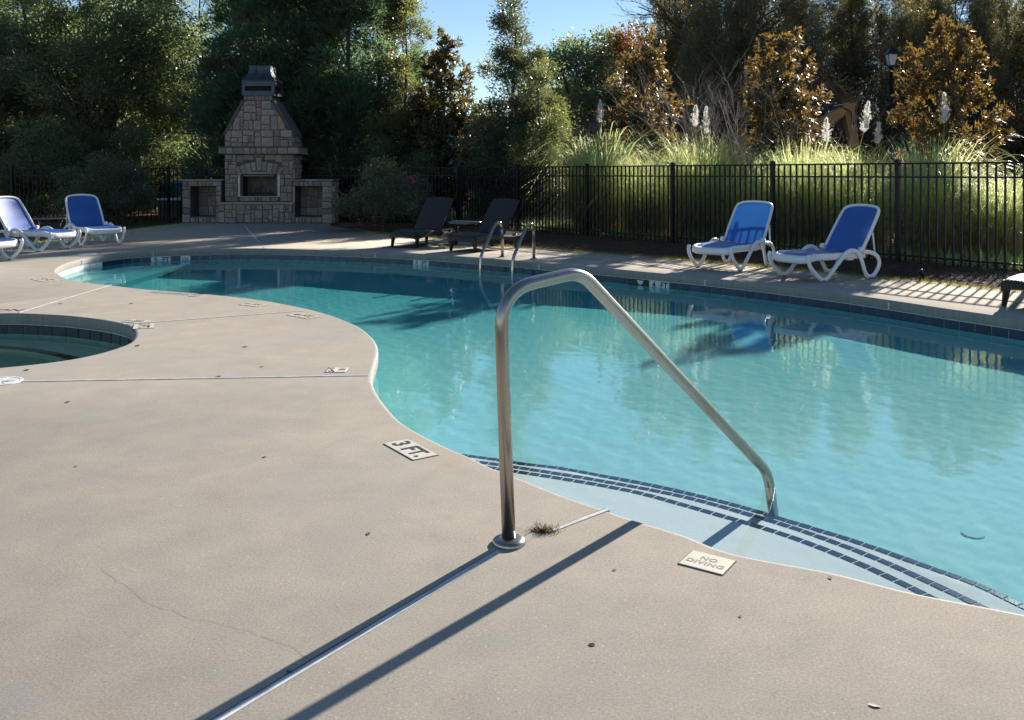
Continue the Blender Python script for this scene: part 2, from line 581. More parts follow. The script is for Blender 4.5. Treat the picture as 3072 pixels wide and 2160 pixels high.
M['magnolia_green'] = mat_leaf('magnolia_green_leaf', (0.020, 0.036, 0.016), (0.046, 0.066, 0.026), (0.34, 0.26, 0.05), 0.28, 0.36, under=(0.10, 0.072, 0.034))
M['needle'] = mat_leaf('pine_needle', (0.045, 0.052, 0.034), (0.110, 0.116, 0.072), (0.40, 0.36, 0.13), 0.34, 0.5)
M['autumn'] = mat_leaf('autumn_leaf', (0.10, 0.045, 0.02), (0.20, 0.09, 0.035), (0.40, 0.16, 0.04), 0.35, 0.5)
M['scrub'] = mat_leaf('scrub_leaf', (0.055, 0.045, 0.030), (0.125, 0.095, 0.060), (0.32, 0.20, 0.08), 0.32, 0.5)
M['shrub'] = mat_leaf('shrub_leaf', (0.052, 0.068, 0.050), (0.115, 0.145, 0.105), (0.32, 0.36, 0.11), 0.28, 0.33)
M['blade'] = mat_leaf('grass_blade', (0.075, 0.115, 0.034), (0.20, 0.26, 0.095), (0.74, 0.84, 0.34), 0.57, 0.40)
M['blade_pale'] = mat_leaf('pale_blade', (0.20, 0.21, 0.085), (0.36, 0.34, 0.19), (0.85, 0.84, 0.42), 0.52, 0.35)
M['straw'] = mat_leaf('dry_blade', (0.17, 0.14, 0.085), (0.34, 0.29, 0.19), (0.62, 0.52, 0.30), 0.5, 0.6)
M['plume'] = mat_leaf('plume_hair', (0.70, 0.66, 0.58), (0.85, 0.82, 0.76), (0.95, 0.93, 0.88), 0.6, 0.7)
M['petal'] = mat_leaf('pink_petal', (0.55, 0.04, 0.10), (0.75, 0.12, 0.22), (0.8, 0.15, 0.25), 0.35, 0.5)

# ------------------------------------------------------------------ the pool outline, the spa outline, the deck outline
far_px = [(166.6, 811.6), (172, 804), (184, 796.5), (200, 789.3), (250, 775), (300, 766.7), (366.7, 758.3), (456.7, 752.3), (566.6, 748.5), (666.6, 746.2),
          (765, 745.3), (931.7, 748.8), (1118, 755), (1265, 761.7), (1431.7, 773), (1530, 780.5), (1616.7, 787.8), (1763.3, 800), (1930, 815.5),
          (2118.3, 833.5), (2295, 852.5), (2495, 877), (2668.3, 900.7), (2828.3, 924.5), (3060, 957)]
near_px = [(3072, 1835), (2900, 1802), (2717, 1766), (2487, 1709), (2206, 1656), (2053, 1600), (1897, 1552.7), (1827, 1528.5), (1697, 1485), (1544, 1424),
           (1471.7, 1396.7), (1418.4, 1370), (1331.6, 1333.3), (1248, 1290), (1198, 1256.7), (1165, 1221.7), (1135, 1181.7), (1119, 1148), (1117, 1130),
           (1123, 1100), (1130, 1076), (1135, 1046.7), (1126.6, 1021.7), (1106.6, 1000), (1080, 980), (1031.7, 958.3), (974, 938.5), (898, 920), (765, 896.7), (600, 880), (433, 866.7),
           (333, 855), (250, 846), (205, 836.5), (180, 824), (170, 817)]
pool_pts = [G(*p) for p in far_px] + [Vector((5.35, 6.6, 0)), Vector((5.95, 5.1, 0)), Vector((6.0, 3.7, 0)), Vector((5.3, 2.5, 0)), Vector((4.0, 1.95, 0)), Vector((2.7, 2.05, 0))] + [G(*p) for p in near_px]
pool_c = resample(catmull(pool_pts, 10, True), 0.06, True)
if area2(pool_c) < 0: pool_c.reverse()
spa_px = [(0, 940.7), (53, 940.9), (116.7, 943.3), (200, 948.3), (300, 960), (373, 975), (396.6, 988.3), (401.6, 1003), (393, 1021.7), (366.6, 1036.7), (300, 1058),
          (216.7, 1076), (116.7, 1090), (0, 1101.7)]
spa_pts = [G(*p) for p in spa_px] + [Vector((-4.05, 5.62, 0)), Vector((-4.9, 5.55, 0)), Vector((-5.8, 6.0, 0)), Vector((-6.2, 6.9, 0)), Vector((-5.9, 7.8, 0)), Vector((-5.3, 8.2, 0))]
spa_c = resample(catmull(spa_pts, 10, True), 0.06, True)
if area2(spa_c) < 0: spa_c.reverse()

edge_pts = [Vector((8.3, 7.5, 0)), G(3060, 873), G(2861.7, 852), G(2661.7, 834), G(2528, 822), G(2395, 809), G(2056.7, 779), G(1930, 768), G(1730, 754),
            G(1530, 738.3), G(1380, 722), G(1164, 702), Vector((-3.6, 20.6, 0)), Vector((-4.55, 22.2, 0)), Vector((-4.75, 23.6, 0))]
edge_c = catmull(edge_pts, 6)
left_edge = catmull([Vector((-8.62, 23.6, 0)), Vector((-8.68, 22.9, 0)), G(375, 691), G(250, 708), G(117, 726), Vector((-9.3, 14.8, 0)), Vector((-10.3, 12.4, 0)), Vector((-14, 11.0, 0))], 6)
deck_out = [Vector((-14, -3, 0)), Vector((10, -3, 0)), Vector((10, 4.5, 0))] + edge_c + left_edge

# ------------------------------------------------------------------ ground
gv = [Vector((-900, -300, 0)), Vector((900, -300, 0)), Vector((900, 1200, 0)), Vector((-900, 1200, 0))]
hole = offset(deck_out, -0.05)
V, F = fill(gv, [hole], -0.06)
o = bpy.data.objects.new('ground', np_mesh('ground', V, np.array(F), M['ground'])); link(o); tag(o, kind='structure')

# mulch bed between the deck and the fence, and a little beyond it
bed = edge_c[:-8] + [Vector((-3.6, 24.6, 0)), Vector((-1.6, 25.2, 0)), Vector((-0.2, 23.9, 0)), Vector((3.6, 18.9, 0)), Vector((7.0, 14.0, 0)), Vector((9.6, 10.4, 0)), Vector((10.2, 8.0, 0))]
V, F = fill(bed, [], -0.035)
mulch = bpy.data.objects.new('mulch_bed', np_mesh('mulch_bed', V, np.array(F), M['mulch'])); link(mulch); tag(mulch, kind='structure')

# deck: one poured slab with two rounded openings
V, F = fill(deck_out, [offset(pool_c, 0.032), offset(spa_c, 0.032)], 0.0)
nb = len(V); no = len(deck_out)
V = V + [(p.x, p.y, -0.12) for p in deck_out]
F = F + [t for i in range(no) for j in [(i + 1) % no] for t in ((i, nb + i, nb + j), (i, nb + j, j))]
deck = bpy.data.objects.new('pool_deck', np_mesh('pool_deck', V, np.array(F), M['deck'])); link(deck); tag(deck, kind='structure')


def ring(outline, prof):
    """sweeps a profile (outward distance, height) round a closed outline"""
    n = len(outline); loops = [(offset(outline, d), z) for d, z in prof]
    V = [(p.x, p.y, z) for l, z in loops for p in l]; F = []
    for k in range(len(prof) - 1):
        for i in range(n):
            j = (i + 1) % n
            F.append((k * n + i, k * n + j, (k + 1) * n + j, (k + 1) * n + i))
    return V, np.array(F)


BULL = [(0.032, 0.0), (0.022, -0.0012), (0.012, -0.005), (0.005, -0.011), (0.001, -0.019), (0.0, -0.028), (0.0, -0.086), (0.004, -0.094), (0.012, -0.097), (0.06, -0.098)]


def basin(name, outline, mat, zbot, water_mat, wname, depth_fn, step, amp):
    V, F = ring(outline, BULL)
    c = bpy.data.objects.new('coping', np_mesh('coping', V, F, M['coping'], True)); link(c); tag(c, kind='structure')
    # wall with a band of grout behind the tiles
    V1, F1 = ring(outline, [(0.034, -0.09), (0.034, -0.27)])
    band = bpy.data.objects.new('grout_band', np_mesh('grout_band', V1, F1, M['grout'], True))
    V5, F5 = ring(outline, [(0.013, -0.0975), (0.013, -0.106), (0.03, -0.106)])
    lip = bpy.data.objects.new('grout_line', np_mesh('grout_line', V5, F5, M['grout_line'], True))
    V2, F2 = ring(outline, [(0.030, -0.268), (0.030, zbot)])
    # floor
    xs = [p.x for p in outline]; ys = [p.y for p in outline]
    def sheet(h, off, zf):
        X = np.arange(min(xs) - off - h, max(xs) + off + 2 * h, h); Y = np.arange(min(ys) - off - h, max(ys) + off + 2 * h, h)
        gx, gy = np.meshgrid(X, Y, indexing='ij')
        ok = inside(offset(outline, off), gx, gy)
        idx = np.arange(gx.size).reshape(gx.shape)
        keep = ok[:-1, :-1] | ok[1:, :-1] | ok[:-1, 1:] | ok[1:, 1:]
        F = np.stack([idx[:-1, :-1][keep], idx[1:, :-1][keep], idx[1:, 1:][keep], idx[:-1, 1:][keep]], 1)
        V = np.stack([gx.ravel(), gy.ravel(), zf(gx, gy).ravel()], 1)
        used = np.unique(F); mp = np.full(len(V), -1); mp[used] = np.arange(len(used))
        return V[used], mp[F]
    V3, F3 = sheet(0.25, 0.05, lambda x, y: -depth_fn(x, y))
    b = bpy.data.objects.new(name, np_mesh(name, np.concatenate([np.array(V2), V3]), np.concatenate([F2, F3 + len(V2)]), mat, True))
    link(b); tag(b, kind='structure'); smooth_angle(b, 50)
    link(band, b); link(lip, b)
    r = np.random.default_rng(3)
    comps = []
    for k in range(26):
        lam = 0.07 * (1.13 ** (k % 13)); a = r.normal(0.5, 0.75); ph = r.uniform(0, 6.28)
        comps.append((2 * math.pi / lam * math.cos(a), 2 * math.pi / lam * math.sin(a), ph, lam))
    def wave(x, y):
        z = np.full(x.shape, -W_POOL)
        for kx, ky, ph, lam in comps:
            z = z + amp * lam / math.sqrt(26) * np.sin(kx * x + ky * y + ph)
        return z
    V4, F4 = sheet(step, 0.024, wave)
    w = bpy.data.objects.new(wname, np_mesh(wname, V4, F4, water_mat, True)); link(w); tag(w, kind='structure')
    b.cycles.is_caustics_receiver = True; band.cycles.is_caustics_receiver = True
    w.cycles.is_caustics_caster = True
    return b, w


def pool_depth(x, y): return (lambda t: W_POOL + 0.43 + 0.45 * t * t * (3 - 2 * t))(np.clip((y - 0.5 * x - 7.0) / 7.0, 0, 1))


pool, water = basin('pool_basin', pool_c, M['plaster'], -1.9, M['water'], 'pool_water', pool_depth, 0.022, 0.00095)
spa, spa_w = basin('spa_basin', spa_c, M['spa_plaster'], -1.3, M['spa_water'], 'spa_water', lambda x, y: W_POOL + 0.52 + 0 * x, 0.05, 0.0008)

# waterline tiles, one by one
tile_me = bevel_me = None


def tile_mesh(name, w, h, t, mat, ch=0.004):
    m = MB(); x = w / 2
    m.v = [(-x, 0, 0), (x, 0, 0), (x, 0, h), (-x, 0, h), (-x, -t + ch * .6, 0), (x, -t + ch * .6, 0), (x, -t + ch * .6, h), (-x, -t + ch * .6, h),
           (-x + ch, -t, ch), (x - ch, -t, ch), (x - ch, -t, h - ch), (-x + ch, -t, h - ch)]
    m.f = [(0, 4, 5, 1), (1, 5, 6, 2), (2, 6, 7, 3), (3, 7, 4, 0), (4, 8, 9, 5), (5, 9, 10, 6), (6, 10, 11, 7), (7, 11, 8, 4), (8, 11, 10, 9)]
    return m.mesh(name, mat)


def tile_row(outline, start, end_test, parent, mat, pitch=0.158, special=None, limit=230):
    """tiles against the wall, from the outline point nearest to start, clockwise as seen from above"""
    line = offset(outline, 0.034)
    i0 = min(range(len(line)), key=lambda i: (line[i] - start).length)
    path = [line[(i0 - k) % len(line)] for k in range(len(line))]
    pts = resample(path, pitch)
    me = tile_mesh('tile', pitch - 0.011, 0.152, 0.012, mat)
    wm = tile_mesh('tile', pitch - 0.004, 0.152, 0.012, M['white_tile'])
    out = []
    for a, b in zip(pts, pts[1:]):
        if len(out) >= limit or end_test(a): break
        c = (a + b) / 2; ang = math.atan2(b.y - a.y, b.x - a.x)
        o = bpy.data.objects.new('tile', wm if (special and special(c)) else me)
        o.location = (c.x, c.y, -0.261); o.rotation_euler = (0, 0, ang)
        link(o, parent); out.append(o)
        o.cycles.is_caustics_receiver = True
    return out


def px_of(p): return CX + p.x / p.y * FPX


tiles = tile_row(pool_c, G(*far_px[0]), lambda p: p.y < 7.0 and p.x > 3, pool, M['tile'], special=lambda c: px_of(c) < 297 and c.y < 15)
spa_tiles = tile_row(spa_c, Vector((-6.2, 6.9, 0)), lambda p: p.y < 6.3 and p.x > -4, spa, M['spa_tile'], limit=60)

# the depth tiles in the waterline row: two pale tiles take the place of two navy ones
def wall_sign(s0, s1, words, label):
    """replaces the tiles between two photograph columns by pale tiles with lettering"""
    hit = [t for t in tiles if s0 - 14 < px_of(t.location) < s1 + 14]
    mid = (s0 + s1) / 2
    hit = sorted(sorted(hit, key=lambda t: abs(px_of(t.location) - mid))[:2], key=lambda t: px_of(t.location))
    for t, word in zip(hit, words):
        t.data = tile_mesh('depth_tile', 0.152, 0.152, 0.013, M['white_marker']); t.name = 'depth_tile'
        t['label'] = label
        lm = text_mesh(word, 0.115, M['ink'], 0.025)
        l = bpy.data.objects.new('lettering', lm); link(l, t)
        l.location = (0, -0.0145, 0.100); l.rotation_euler = (R(90), 0, 0); l.scale = (0.92, 0.95, 1)


wall_sign(450, 503, ('5', 'FT'), 'white depth tile at the far left wall')
wall_sign(1228, 1283, ('5', 'FT'), 'white depth tile left of the ladder')
wall_sign(1953, 2017, ('4', 'FT'), 'white depth tile beside the skimmer')

# skimmer mouth, left of the 4 FT tiles
sk = sorted([t for t in tiles if t.name.startswith('tile') and 1885 < px_of(t.location) < 1955], key=lambda t: px_of(t.location))
if sk:
    c = sum((t.location for t in sk), Vector()) / len(sk); ang = sk[0].rotation_euler.z; wdt = 0.158 * len(sk)
    for t in sk:
        bpy.data.objects.remove(t); tiles.remove(t)
    m = MB(); m.box((-wdt / 2, -0.010, -0.02), (wdt / 2, 0.002, 0.155))
    s = m.build('skimmer_mouth', simple('rusty_skimmer', (0.045, 0.032, 0.018), 0.6, var=0.5, scale=12), pool)
    s.location = (c.x, c.y, -0.261); s.rotation_euler = (0, 0, ang)
    m = MB(); m.prism([(-0.05, 0), (0.06, 0), (0.03, 0.05), (-0.02, 0.05)], -0.004, 0.004)
    w_ = m.build('weir_flap', M['white_marker'], s); w_.location = (0.02, -0.02, 0.14); w_.rotation_euler = (R(-90), 0, 0)

# white inlet grille in the tile row
gt = min((t for t in tiles), key=lambda t: abs(px_of(t.location) - 565))
m = MB(); m.box((-0.072, -0.022, 0.045), (0.072, -0.012, 0.150)); fr = m.build('inlet_grille', M['white_resin'], pool)
fr.location = gt.location; fr.rotation_euler = gt.rotation_euler
m = MB()
for k in range(6): m.box((-0.05 + k * 0.018, -0.0235, 0.065), (-0.042 + k * 0.018, -0.0215, 0.13))
m.build('slots', M['ink'], fr)

# entry steps with rows of slate tiles along their noses
rows = [(0.12, [(1420, 1401), (1470, 1407), (1540, 1417.7), (1653, 1435), (1784, 1457), (1914.6, 1483), (2053, 1521), (2257, 1579.7), (2410.5, 1630.8), (2563.6, 1692), (2716.7, 1763.5), (2850, 1832)]),
        (0.25, [(1400, 1387), (1466, 1393.7), (1653, 1422), (1850, 1455), (2053, 1495.5), (2257, 1551.6), (2410.5, 1600), (2614.6, 1676.7), (2818.8, 1768.6), (2960, 1838)]),
        (0.37, [(1340, 1364), (1424.6, 1374), (1544, 1391.5), (1679.4, 1409), (1849, 1439.5), (1980, 1466), (2129.7, 1500.6), (2257, 1536), (2359, 1567), (2563.6, 1629.7), (2767.8, 1702), (2921, 1758), (3072, 1830), (3190, 1888)])]
nt = tile_mesh('nosing_tile', 0.0545, 0.036, 0.006, M['nosing'], 0.002)
near_off = offset(pool_c, 0.05)
for k, (dep, px) in enumerate(rows):
    arc = resample(catmull([U(x, y, dep) for x, y in px], 8), 0.06)
    z = -W_POOL - dep
    a0, a1 = arc[0], arc[-1]
    poly = arc + [a1 + Vector((0.9, -0.4, 0)), a1 + Vector((0.4, -1.2, 0)), Vector((0.2, 2.6, 0)), Vector((-1.0, 3.6, 0)), a0 + Vector((-0.9, 0.0, 0))]
    poly = [Vector((p.x, p.y, 0)) for p in poly]
    if area2(poly) < 0: poly.reverse()
    tr = [tuple(t) for t in tessellate_polygon([poly])]
    n = len(poly)
    V = [(p.x, p.y, z) for p in poly] + [(p.x, p.y, -1.4) for p in poly]
    F = []
    for a, b, c in tr:
        nn = (poly[b] - poly[a]).cross(poly[c] - poly[a]).z
        F.append((a, b, c) if nn > 0 else (a, c, b))
    F += [t for i in range(n) for j in [(i + 1) % n] for t in ((i, n + i, n + j), (i, n + j, j))]
    st = bpy.data.objects.new('entry_step', np_mesh('entry_step', V, np.array(F), M['step_plaster'])); link(st, pool)
    st.cycles.is_caustics_receiver = True
    for a, b in zip(arc[:-1], arc[1:]):
        c = (a + b) / 2
        if not inside(near_off, np.array([c.x]), np.array([c.y]))[0]: continue
        ang = math.atan2(b.y - a.y, b.x - a.x)
        o = bpy.data.objects.new('nosing_tile', nt)
        # lies flat on the tread: the tile's face looks up
        o.rotation_euler = (R(-90), 0, ang)
        o.location = (c.x, c.y, z + 0.0005)
        link(o, st); o.cycles.is_caustics_receiver = True

# shallow bench at the far left tip
bench = [p for p in offset(pool_c, 0.03) if p.x < -5.35 and p.y > 9]
bench = [Vector((p.x, p.y, 0)) for p in bench]
m = MB(); m.prism([(p.x, p.y) for p in bench], -1.8, -W_POOL - 0.30)
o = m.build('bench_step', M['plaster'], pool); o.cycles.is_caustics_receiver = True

# spa bench: a ring under water with a dark edge line
sb = offset(spa_c, -0.48); sb2 = offset(spa_c, -0.43)
V1, F1 = ring(spa_c, [(0.03, -W_POOL - 0.24), (-0.44, -W_POOL - 0.24), (-0.44, -1.2)])
o = bpy.data.objects.new('spa_bench', np_mesh('spa_bench', V1, F1, M['spa_plaster'])); link(o, spa); o.cycles.is_caustics_receiver = True
V1, F1 = ring(spa_c, [(-0.375, -W_POOL - 0.237), (-0.443, -W_POOL - 0.237), (-0.443, -W_POOL - 0.29)])
o = bpy.data.objects.new('bench_edge', np_mesh('bench_edge', V1, F1, M['spa_tile'])); link(o, spa); o.cycles.is_caustics_receiver = True

# white ring of the main drain and small fittings on the pool floor
c = U(2918, 1603, 0.43)
m = MB(); m.lathe([(0.0, 0.0), (0.045, 0.0), (0.050, -0.004), (0.05, -0.02)], 28)
o = m.build('floor_drain', M['plaster'], pool, loc=(c.x, c.y, -pool_depth(c.x, np.array(c.y)).item() + 0.012)); o.cycles.is_caustics_receiver = True

# joints in the deck: white vinyl strips, and the dirt that gathers beside them
def strip(a, b, w=0.012, lift=0.004, name='joint_strip', mat=None, parent=deck, wob=0.0):
    a, b = Vector((a.x, a.y, 0)), Vector((b.x, b.y, 0)); d = (b - a).normalized(); s_ = Vector((d.y, -d.x, 0)) * w / 2
    m = MB(); P = resample([a, b], 0.25)
    off = [Vector((s_.x, s_.y, 0)).normalized() * random.uniform(-wob, wob) for _ in P]
    L = [p + q - s_ for p, q in zip(P, off)]; Rr = [p + q + s_ for p, q in zip(P, off)]
    n = len(P)
    for q in (L, Rr): m.v += [(p.x, p.y, lift) for p in q]
    for q in (L, Rr): m.v += [(p.x, p.y, -0.01) for p in q]
    for i in range(n - 1):
        m.f += [(i, n + i, n + i + 1, i + 1), (2 * n + i, i, i + 1, 2 * n + i + 1), (n + i, 3 * n + i, 3 * n + i + 1, n + i + 1)]
    m.f += [(0, 2 * n, 3 * n, n), (n - 1, 2 * n - 1, 4 * n - 1, 3 * n - 1)]
    return m.build(name, mat or M['strip'], parent)


def joint(a, b, w=0.013, lift=0.004):
    d = (b - a); d = Vector((-d.y, d.x, 0)).normalized()
    if d.y < 0: d = -d
    strip(a, b, w, lift, wob=0.0006)
    strip(a + d * (w * 0.5 + 0.002), b + d * (w * 0.5 + 0.002), 0.006, 0.0012, 'joint_dirt', M['dirt'], wob=0.0015)


ja, jb = G(655, 2160), G(1527, 1636)
ext = (ja - jb).normalized()
joint(jb + ext * 0.06, ja + ext * 1.2, 0.022, 0.002)
joint(G(1659, 1592), G(1824, 1529), 0.018, 0.003)
joint(G(66.6, 1145), G(1106, 1127), 0.015)
joint(G(373, 973.5), G(914, 932.7), 0.018)
joint(G(56.7, 938.5), G(333, 855.5), 0.020)
joint(G(735, 679), G(770, 717), 0.03)
joint(G(770, 717), G(794, 744.5), 0.02)
for sx, sy in ((252, 775.5), (458, 753), (1118, 755.8), (1617, 788.5), (2118, 834), (2668, 901.5)):
    p = G(sx, sy); i = min(range(len(pool_c)), key=lambda i: (pool_c[i] - p).length)
    q = pool_c[i]; t = (pool_c[(i + 1) % len(pool_c)] - pool_c[i - 1]).normalized(); nrm = Vector((t.y, -t.x, 0))
    m = MB(); Mx = Matrix.Translation(q) @ Matrix.Rotation(math.atan2(t.y, t.x), 4, 'Z')
    m.box((-0.008, -0.004, -0.094), (0.008, 0.01, -0.024), Matrix.Translation(q) @ Matrix(((t.x, -nrm.x, 0, 0), (t.y, -nrm.y, 0, 0), (0, 0, 1, 0), (0, 0, 0, 1))))
    m.build('coping_joint', M['strip'], deck)
    strip(q + nrm * 0.02, q + nrm * 0.75, 0.008, 0.0015, 'joint_line', M['grout'])

# a hairline crack across the slab, lower left
cr = [G(*p) for p in ((300, 1703), (375, 1760), (470, 1822), (560, 1850), (640, 1868), (720, 1888), (800, 1915), (880, 1945), (945, 1985))]
cr = [p + Vector((random.uniform(-.006, .006), random.uniform(-.006, .006), 0)) for p in resample(cr, 0.035)]
m = MB()
for i, (a, b) in enumerate(zip(cr, cr[1:])):
    d = (b - a).normalized(); s_ = Vector((d.y, -d.x, 0)) * 0.00055 * (0.6 + 0.6 * random.random())
    m.poly([(a - s_).to_tuple()[:2] + (0.0012,), (a + s_).to_tuple()[:2] + (0.0012,), (b + s_).to_tuple()[:2] + (0.0012,), (b - s_).to_tuple()[:2] + (0.0012,)])
m.build('crack', simple('crack_line', (0.21, 0.185, 0.16), 0.9), deck)

# dark stain of the bed's edge, thin turf along the deck
def turf(line, width, n, h, mat, name, side=1, seed=1):
    r = random.Random(seed); V = []; F = []
    P = resample(line, 0.05)
    for k in range(n):
        i = r.randrange(len(P) - 1); a, b = P[i], P[i + 1]
        d = (b - a).normalized(); nr = Vector((d.y, -d.x, 0)) * side
        if nr.length == 0: continue
        p = a.lerp(b, r.random()) + nr * (0.01 + width * r.random() ** 1.4)
        hh = h * r.uniform(0.4, 1.2); an = r.uniform(0, 6.28); w = 0.004 * r.uniform(0.7, 1.5)
        lean = Vector((math.cos(an), math.sin(an), 0)) * hh * r.uniform(0.1, 0.8); sd = Vector((-math.sin(an), math.cos(an), 0)) * w
        b0 = len(V)
        V += [tuple(p - sd + Vector((0, 0, -0.05))), tuple(p + sd + Vector((0, 0, -0.05))), tuple(p + lean + Vector((0, 0, hh - 0.05)))]
        F.append((b0, b0 + 1, b0 + 2))
    o = bpy.data.objects.new(name, np_mesh(name, V, np.array(F), mat)); link(o)
    return tag(o, kind='stuff')


edge_grass = mat_leaf('edge_grass', (0.10, 0.10, 0.03), (0.22, 0.20, 0.06), (0.45, 0.42, 0.08), 0.4, 0.5)
tag(turf(edge_c[:-12], 0.20, 26000, 0.085, edge_grass, 'turf_edge', -1 if True else 1, 2), 'yellowed grass edging along the far side of the deck', 'grass')
tag(turf(left_edge[6:], 0.9, 12000, 0.09, M['blade'], 'turf_verge', -1, 3), 'grass verge behind the left loungers', 'grass')

# ------------------------------------------------------------------ handrail over the entry steps
def fillet(pts, radii, seg=10):
    """a polyline with rounded corners"""
    P = [Vector(p) for p in pts]; out = [P[0]]
    for i in range(1, len(P) - 1):
        a, b, c = P[i - 1], P[i], P[i + 1]; cut = radii[i - 1]
        p0 = b + (a - b).normalized() * cut; p1 = b + (c - b).normalized() * cut
        for k in range(seg + 1):
            t = k / seg
            out.append(p0 * (1 - t) ** 2 + b * 2 * t * (1 - t) + p1 * t * t)
    out.append(P[-1]); return out


hb = Vector((-0.010, 3.138, 0))
rail = thing('pool_handrail', 'tall stainless steel handrail curving from the near deck down to the entry steps', 'handrail', hb)
P = [Vector(p) - hb for p in ((-0.010, 3.138, -0.02), (-0.042, 3.138, 0.888), (0.258, 3.374, 0.928), (1.2155, 4.214, -0.12), (1.245, 4.24, -0.62))]
MB().tube(fillet(P, (0.15, 0.075, 0.085), 12), 0.0243, 20).build('rail_tube', M['steel'], rail, True)
m = MB(); m.lathe([(0.0, 0.022), (0.026, 0.022), (0.040, 0.0205), (0.054, 0.015), (0.0585, 0.009), (0.0585, 0.0)], 40)
smooth_angle(m.build('base_flange', M['steel'], rail), 50)

# ------------------------------------------------------------------ ladder at the far wall
b1, b2 = G(1507, 771), G(1601.6, 777)
dirp = Vector((-0.40, -0.62, 0)).normalized()
lad = thing('pool_ladder', 'pair of polished steel grab rails of the ladder at the far pool edge', 'ladder', (0, 0, 0))
for b in (b1, b2):
    q = b + dirp * 0.60
    P = [b + Vector((0, 0, -0.02)), b + Vector((0, 0, 0.52)), b + dirp * 0.16 + Vector((0, 0, 0.56)), q + dirp * -0.02 + Vector((0, 0, 0.07)), q + Vector((0, 0, -0.10)), q + Vector((0, 0, -1.15))]
    MB().tube(fillet(P, (0.11, 0.12, 0.07, 0.05), 8), 0.0243, 14).build('grab_rail', M['chrome'], lad, True)
    m = MB(); m.lathe([(0.0, 0.02), (0.026, 0.02), (0.05, 0.014), (0.056, 0.0)], 24)
    m.build('base_flange', M['chrome'], lad, True, loc=b)
for k in range(2):
    a, c = b1 + dirp * 0.60, b2 + dirp * 0.60
    d = (c - a).normalized(); mid = (a + c) / 2 + Vector((0, 0, -0.40 - 0.2 * k))
    mx = Matrix.Translation(mid) @ Matrix.Rotation(math.atan2(d.y, d.x), 4, 'Z')
    MB().box((-(c - a).length / 2, -0.05, -0.012), ((c - a).length / 2, 0.05, 0.012), mx).build('tread', M['white_resin'], lad)

# ------------------------------------------------------------------ tile markers set in the deck
def marker(corner, xdir, w, h, body, size, label, mat, ink, name='depth_marker', split=None, bold=0.03, lift=0.004, off=(0, 0), sp=1.0):
    """corner: upper left corner as read; xdir: reading direction"""
    x = Vector((xdir[0], xdir[1], 0)).normalized(); y = Vector((-x.y, x.x, 0))
    c = Vector((corner.x, corner.y, 0)) + x * (w / 2) - y * (h / 2)
    t = thing(name, label, 'pool sign', (c.x, c.y, 0), math.atan2(x.y, x.x), 'depth and warning markers on the deck')
    m = MB(); m.box((-w / 2 - 0.0025, -h / 2 - 0.0025, -0.01), (w / 2 + 0.0025, h / 2 + 0.0025, lift * 0.3)); m.build('bedding', M['dirt'], t)
    for x0, x1 in (split or [(-w / 2, w / 2)]):
        m = MB(); m.box((x0 + 0.001, -h / 2, -0.01), (x1 - 0.001, h / 2, lift)); bevel(m.build('tile', mat, t), 0.0015, 1)
    if body:
        o = bpy.data.objects.new('lettering', text_mesh(body, size, ink, bold, spacing=sp)); link(o, t); o.location = (off[0], off[1], lift + 0.0006)
    return t


c3 = G(1145, 1329.7); x3 = (0.566, -0.825)
marker(G(1223.4, 1318.4) * 0 + G(1223.4, 1318.4), x3, 0.30, 0.131, '3 FT.', 0.122, 'cream 3 FT. tile on the near deck at the left of the handrail', M['cream_tile'], M['ink'], split=[(-0.15, -0.005), (-0.005, 0.15)], bold=0.035)
marker(G(2077.6, 1652.7), (0.83, -0.557), 0.154, 0.124, 'NO\nDIVING', 0.0365, 'cream NO DIVING tile on the near deck right of the handrail foot', M['cream_tile'], M['grey_ink'], 'warning_marker', bold=0.03, off=(0, 0.0), sp=1.08)
# no-diving symbol and its 4 ft neighbour near the bend
sym = marker(G(985, 1104.5), (1, 0.02), 0.136, 0.135, None, 0.1, 'small tile pair with a crossed-out diver symbol beside the bend of the pool edge', M['cream_tile'], M['ink'], 'warning_marker', split=[(-0.068, 0.0), (0.0, 0.068)])
m = MB()
for s_ in (1, -1): m.tube([(-0.062, -0.058 * s_, 0.0045), (-0.006, 0.058 * s_, 0.0045)], 0.004, 4)
m.tube([(-0.034 + 0.02 * math.cos(a), 0.045 * math.sin(a), 0.0045) for a in [i * math.pi / 8 for i in range(17)]], 0.003, 4)
m.build('symbol', M['grey_ink'], sym)
m = MB(); m.box((0.010, -0.006, 0.0042), (0.056, 0.004, 0.0052)); m.box((0.016, 0.020, 0.0042), (0.05, 0.028, 0.0052)); m.build('lettering', M['ink'], sym)
marker(G(902, 940.5), (0.75, -0.66), 0.30, 0.15, '4 FT.', 0.13, 'cream 4 FT. tile beside the pool at the end of the middle white joint', M['cream_tile'], M['ink'], split=[(-0.15, 0), (0, 0.15)])
marker(G(752, 909), (0.8, -0.5), 0.24, 0.15, '4 FT.', 0.11, 'small cream depth tile on the deck above the middle white joint', M['cream_tile'], M['ink'])
marker(G(404, 958), (0.92, -0.39), 0.20, 0.15, 'NO\nDIVING', 0.06, 'cream tile by the spa rim on the far side of the middle white joint', M['cream_tile'], M['ink'], 'warning_marker')
marker(G(462, 970.2), (0.35, -0.94), 0.26, 0.16, '3 FT.', 0.12, 'cream tile by the spa rim on the near side of the middle white joint', M['cream_tile'], M['ink'], split=[(-0.13, 0), (0, 0.13)])
marker(G(143, 834), (0.75, -0.66), 0.42, 0.20, '5 FT.', 0.16, 'cream 5 FT. tile on the deck at the left tip of the pool', M['cream_tile'], M['ink'])
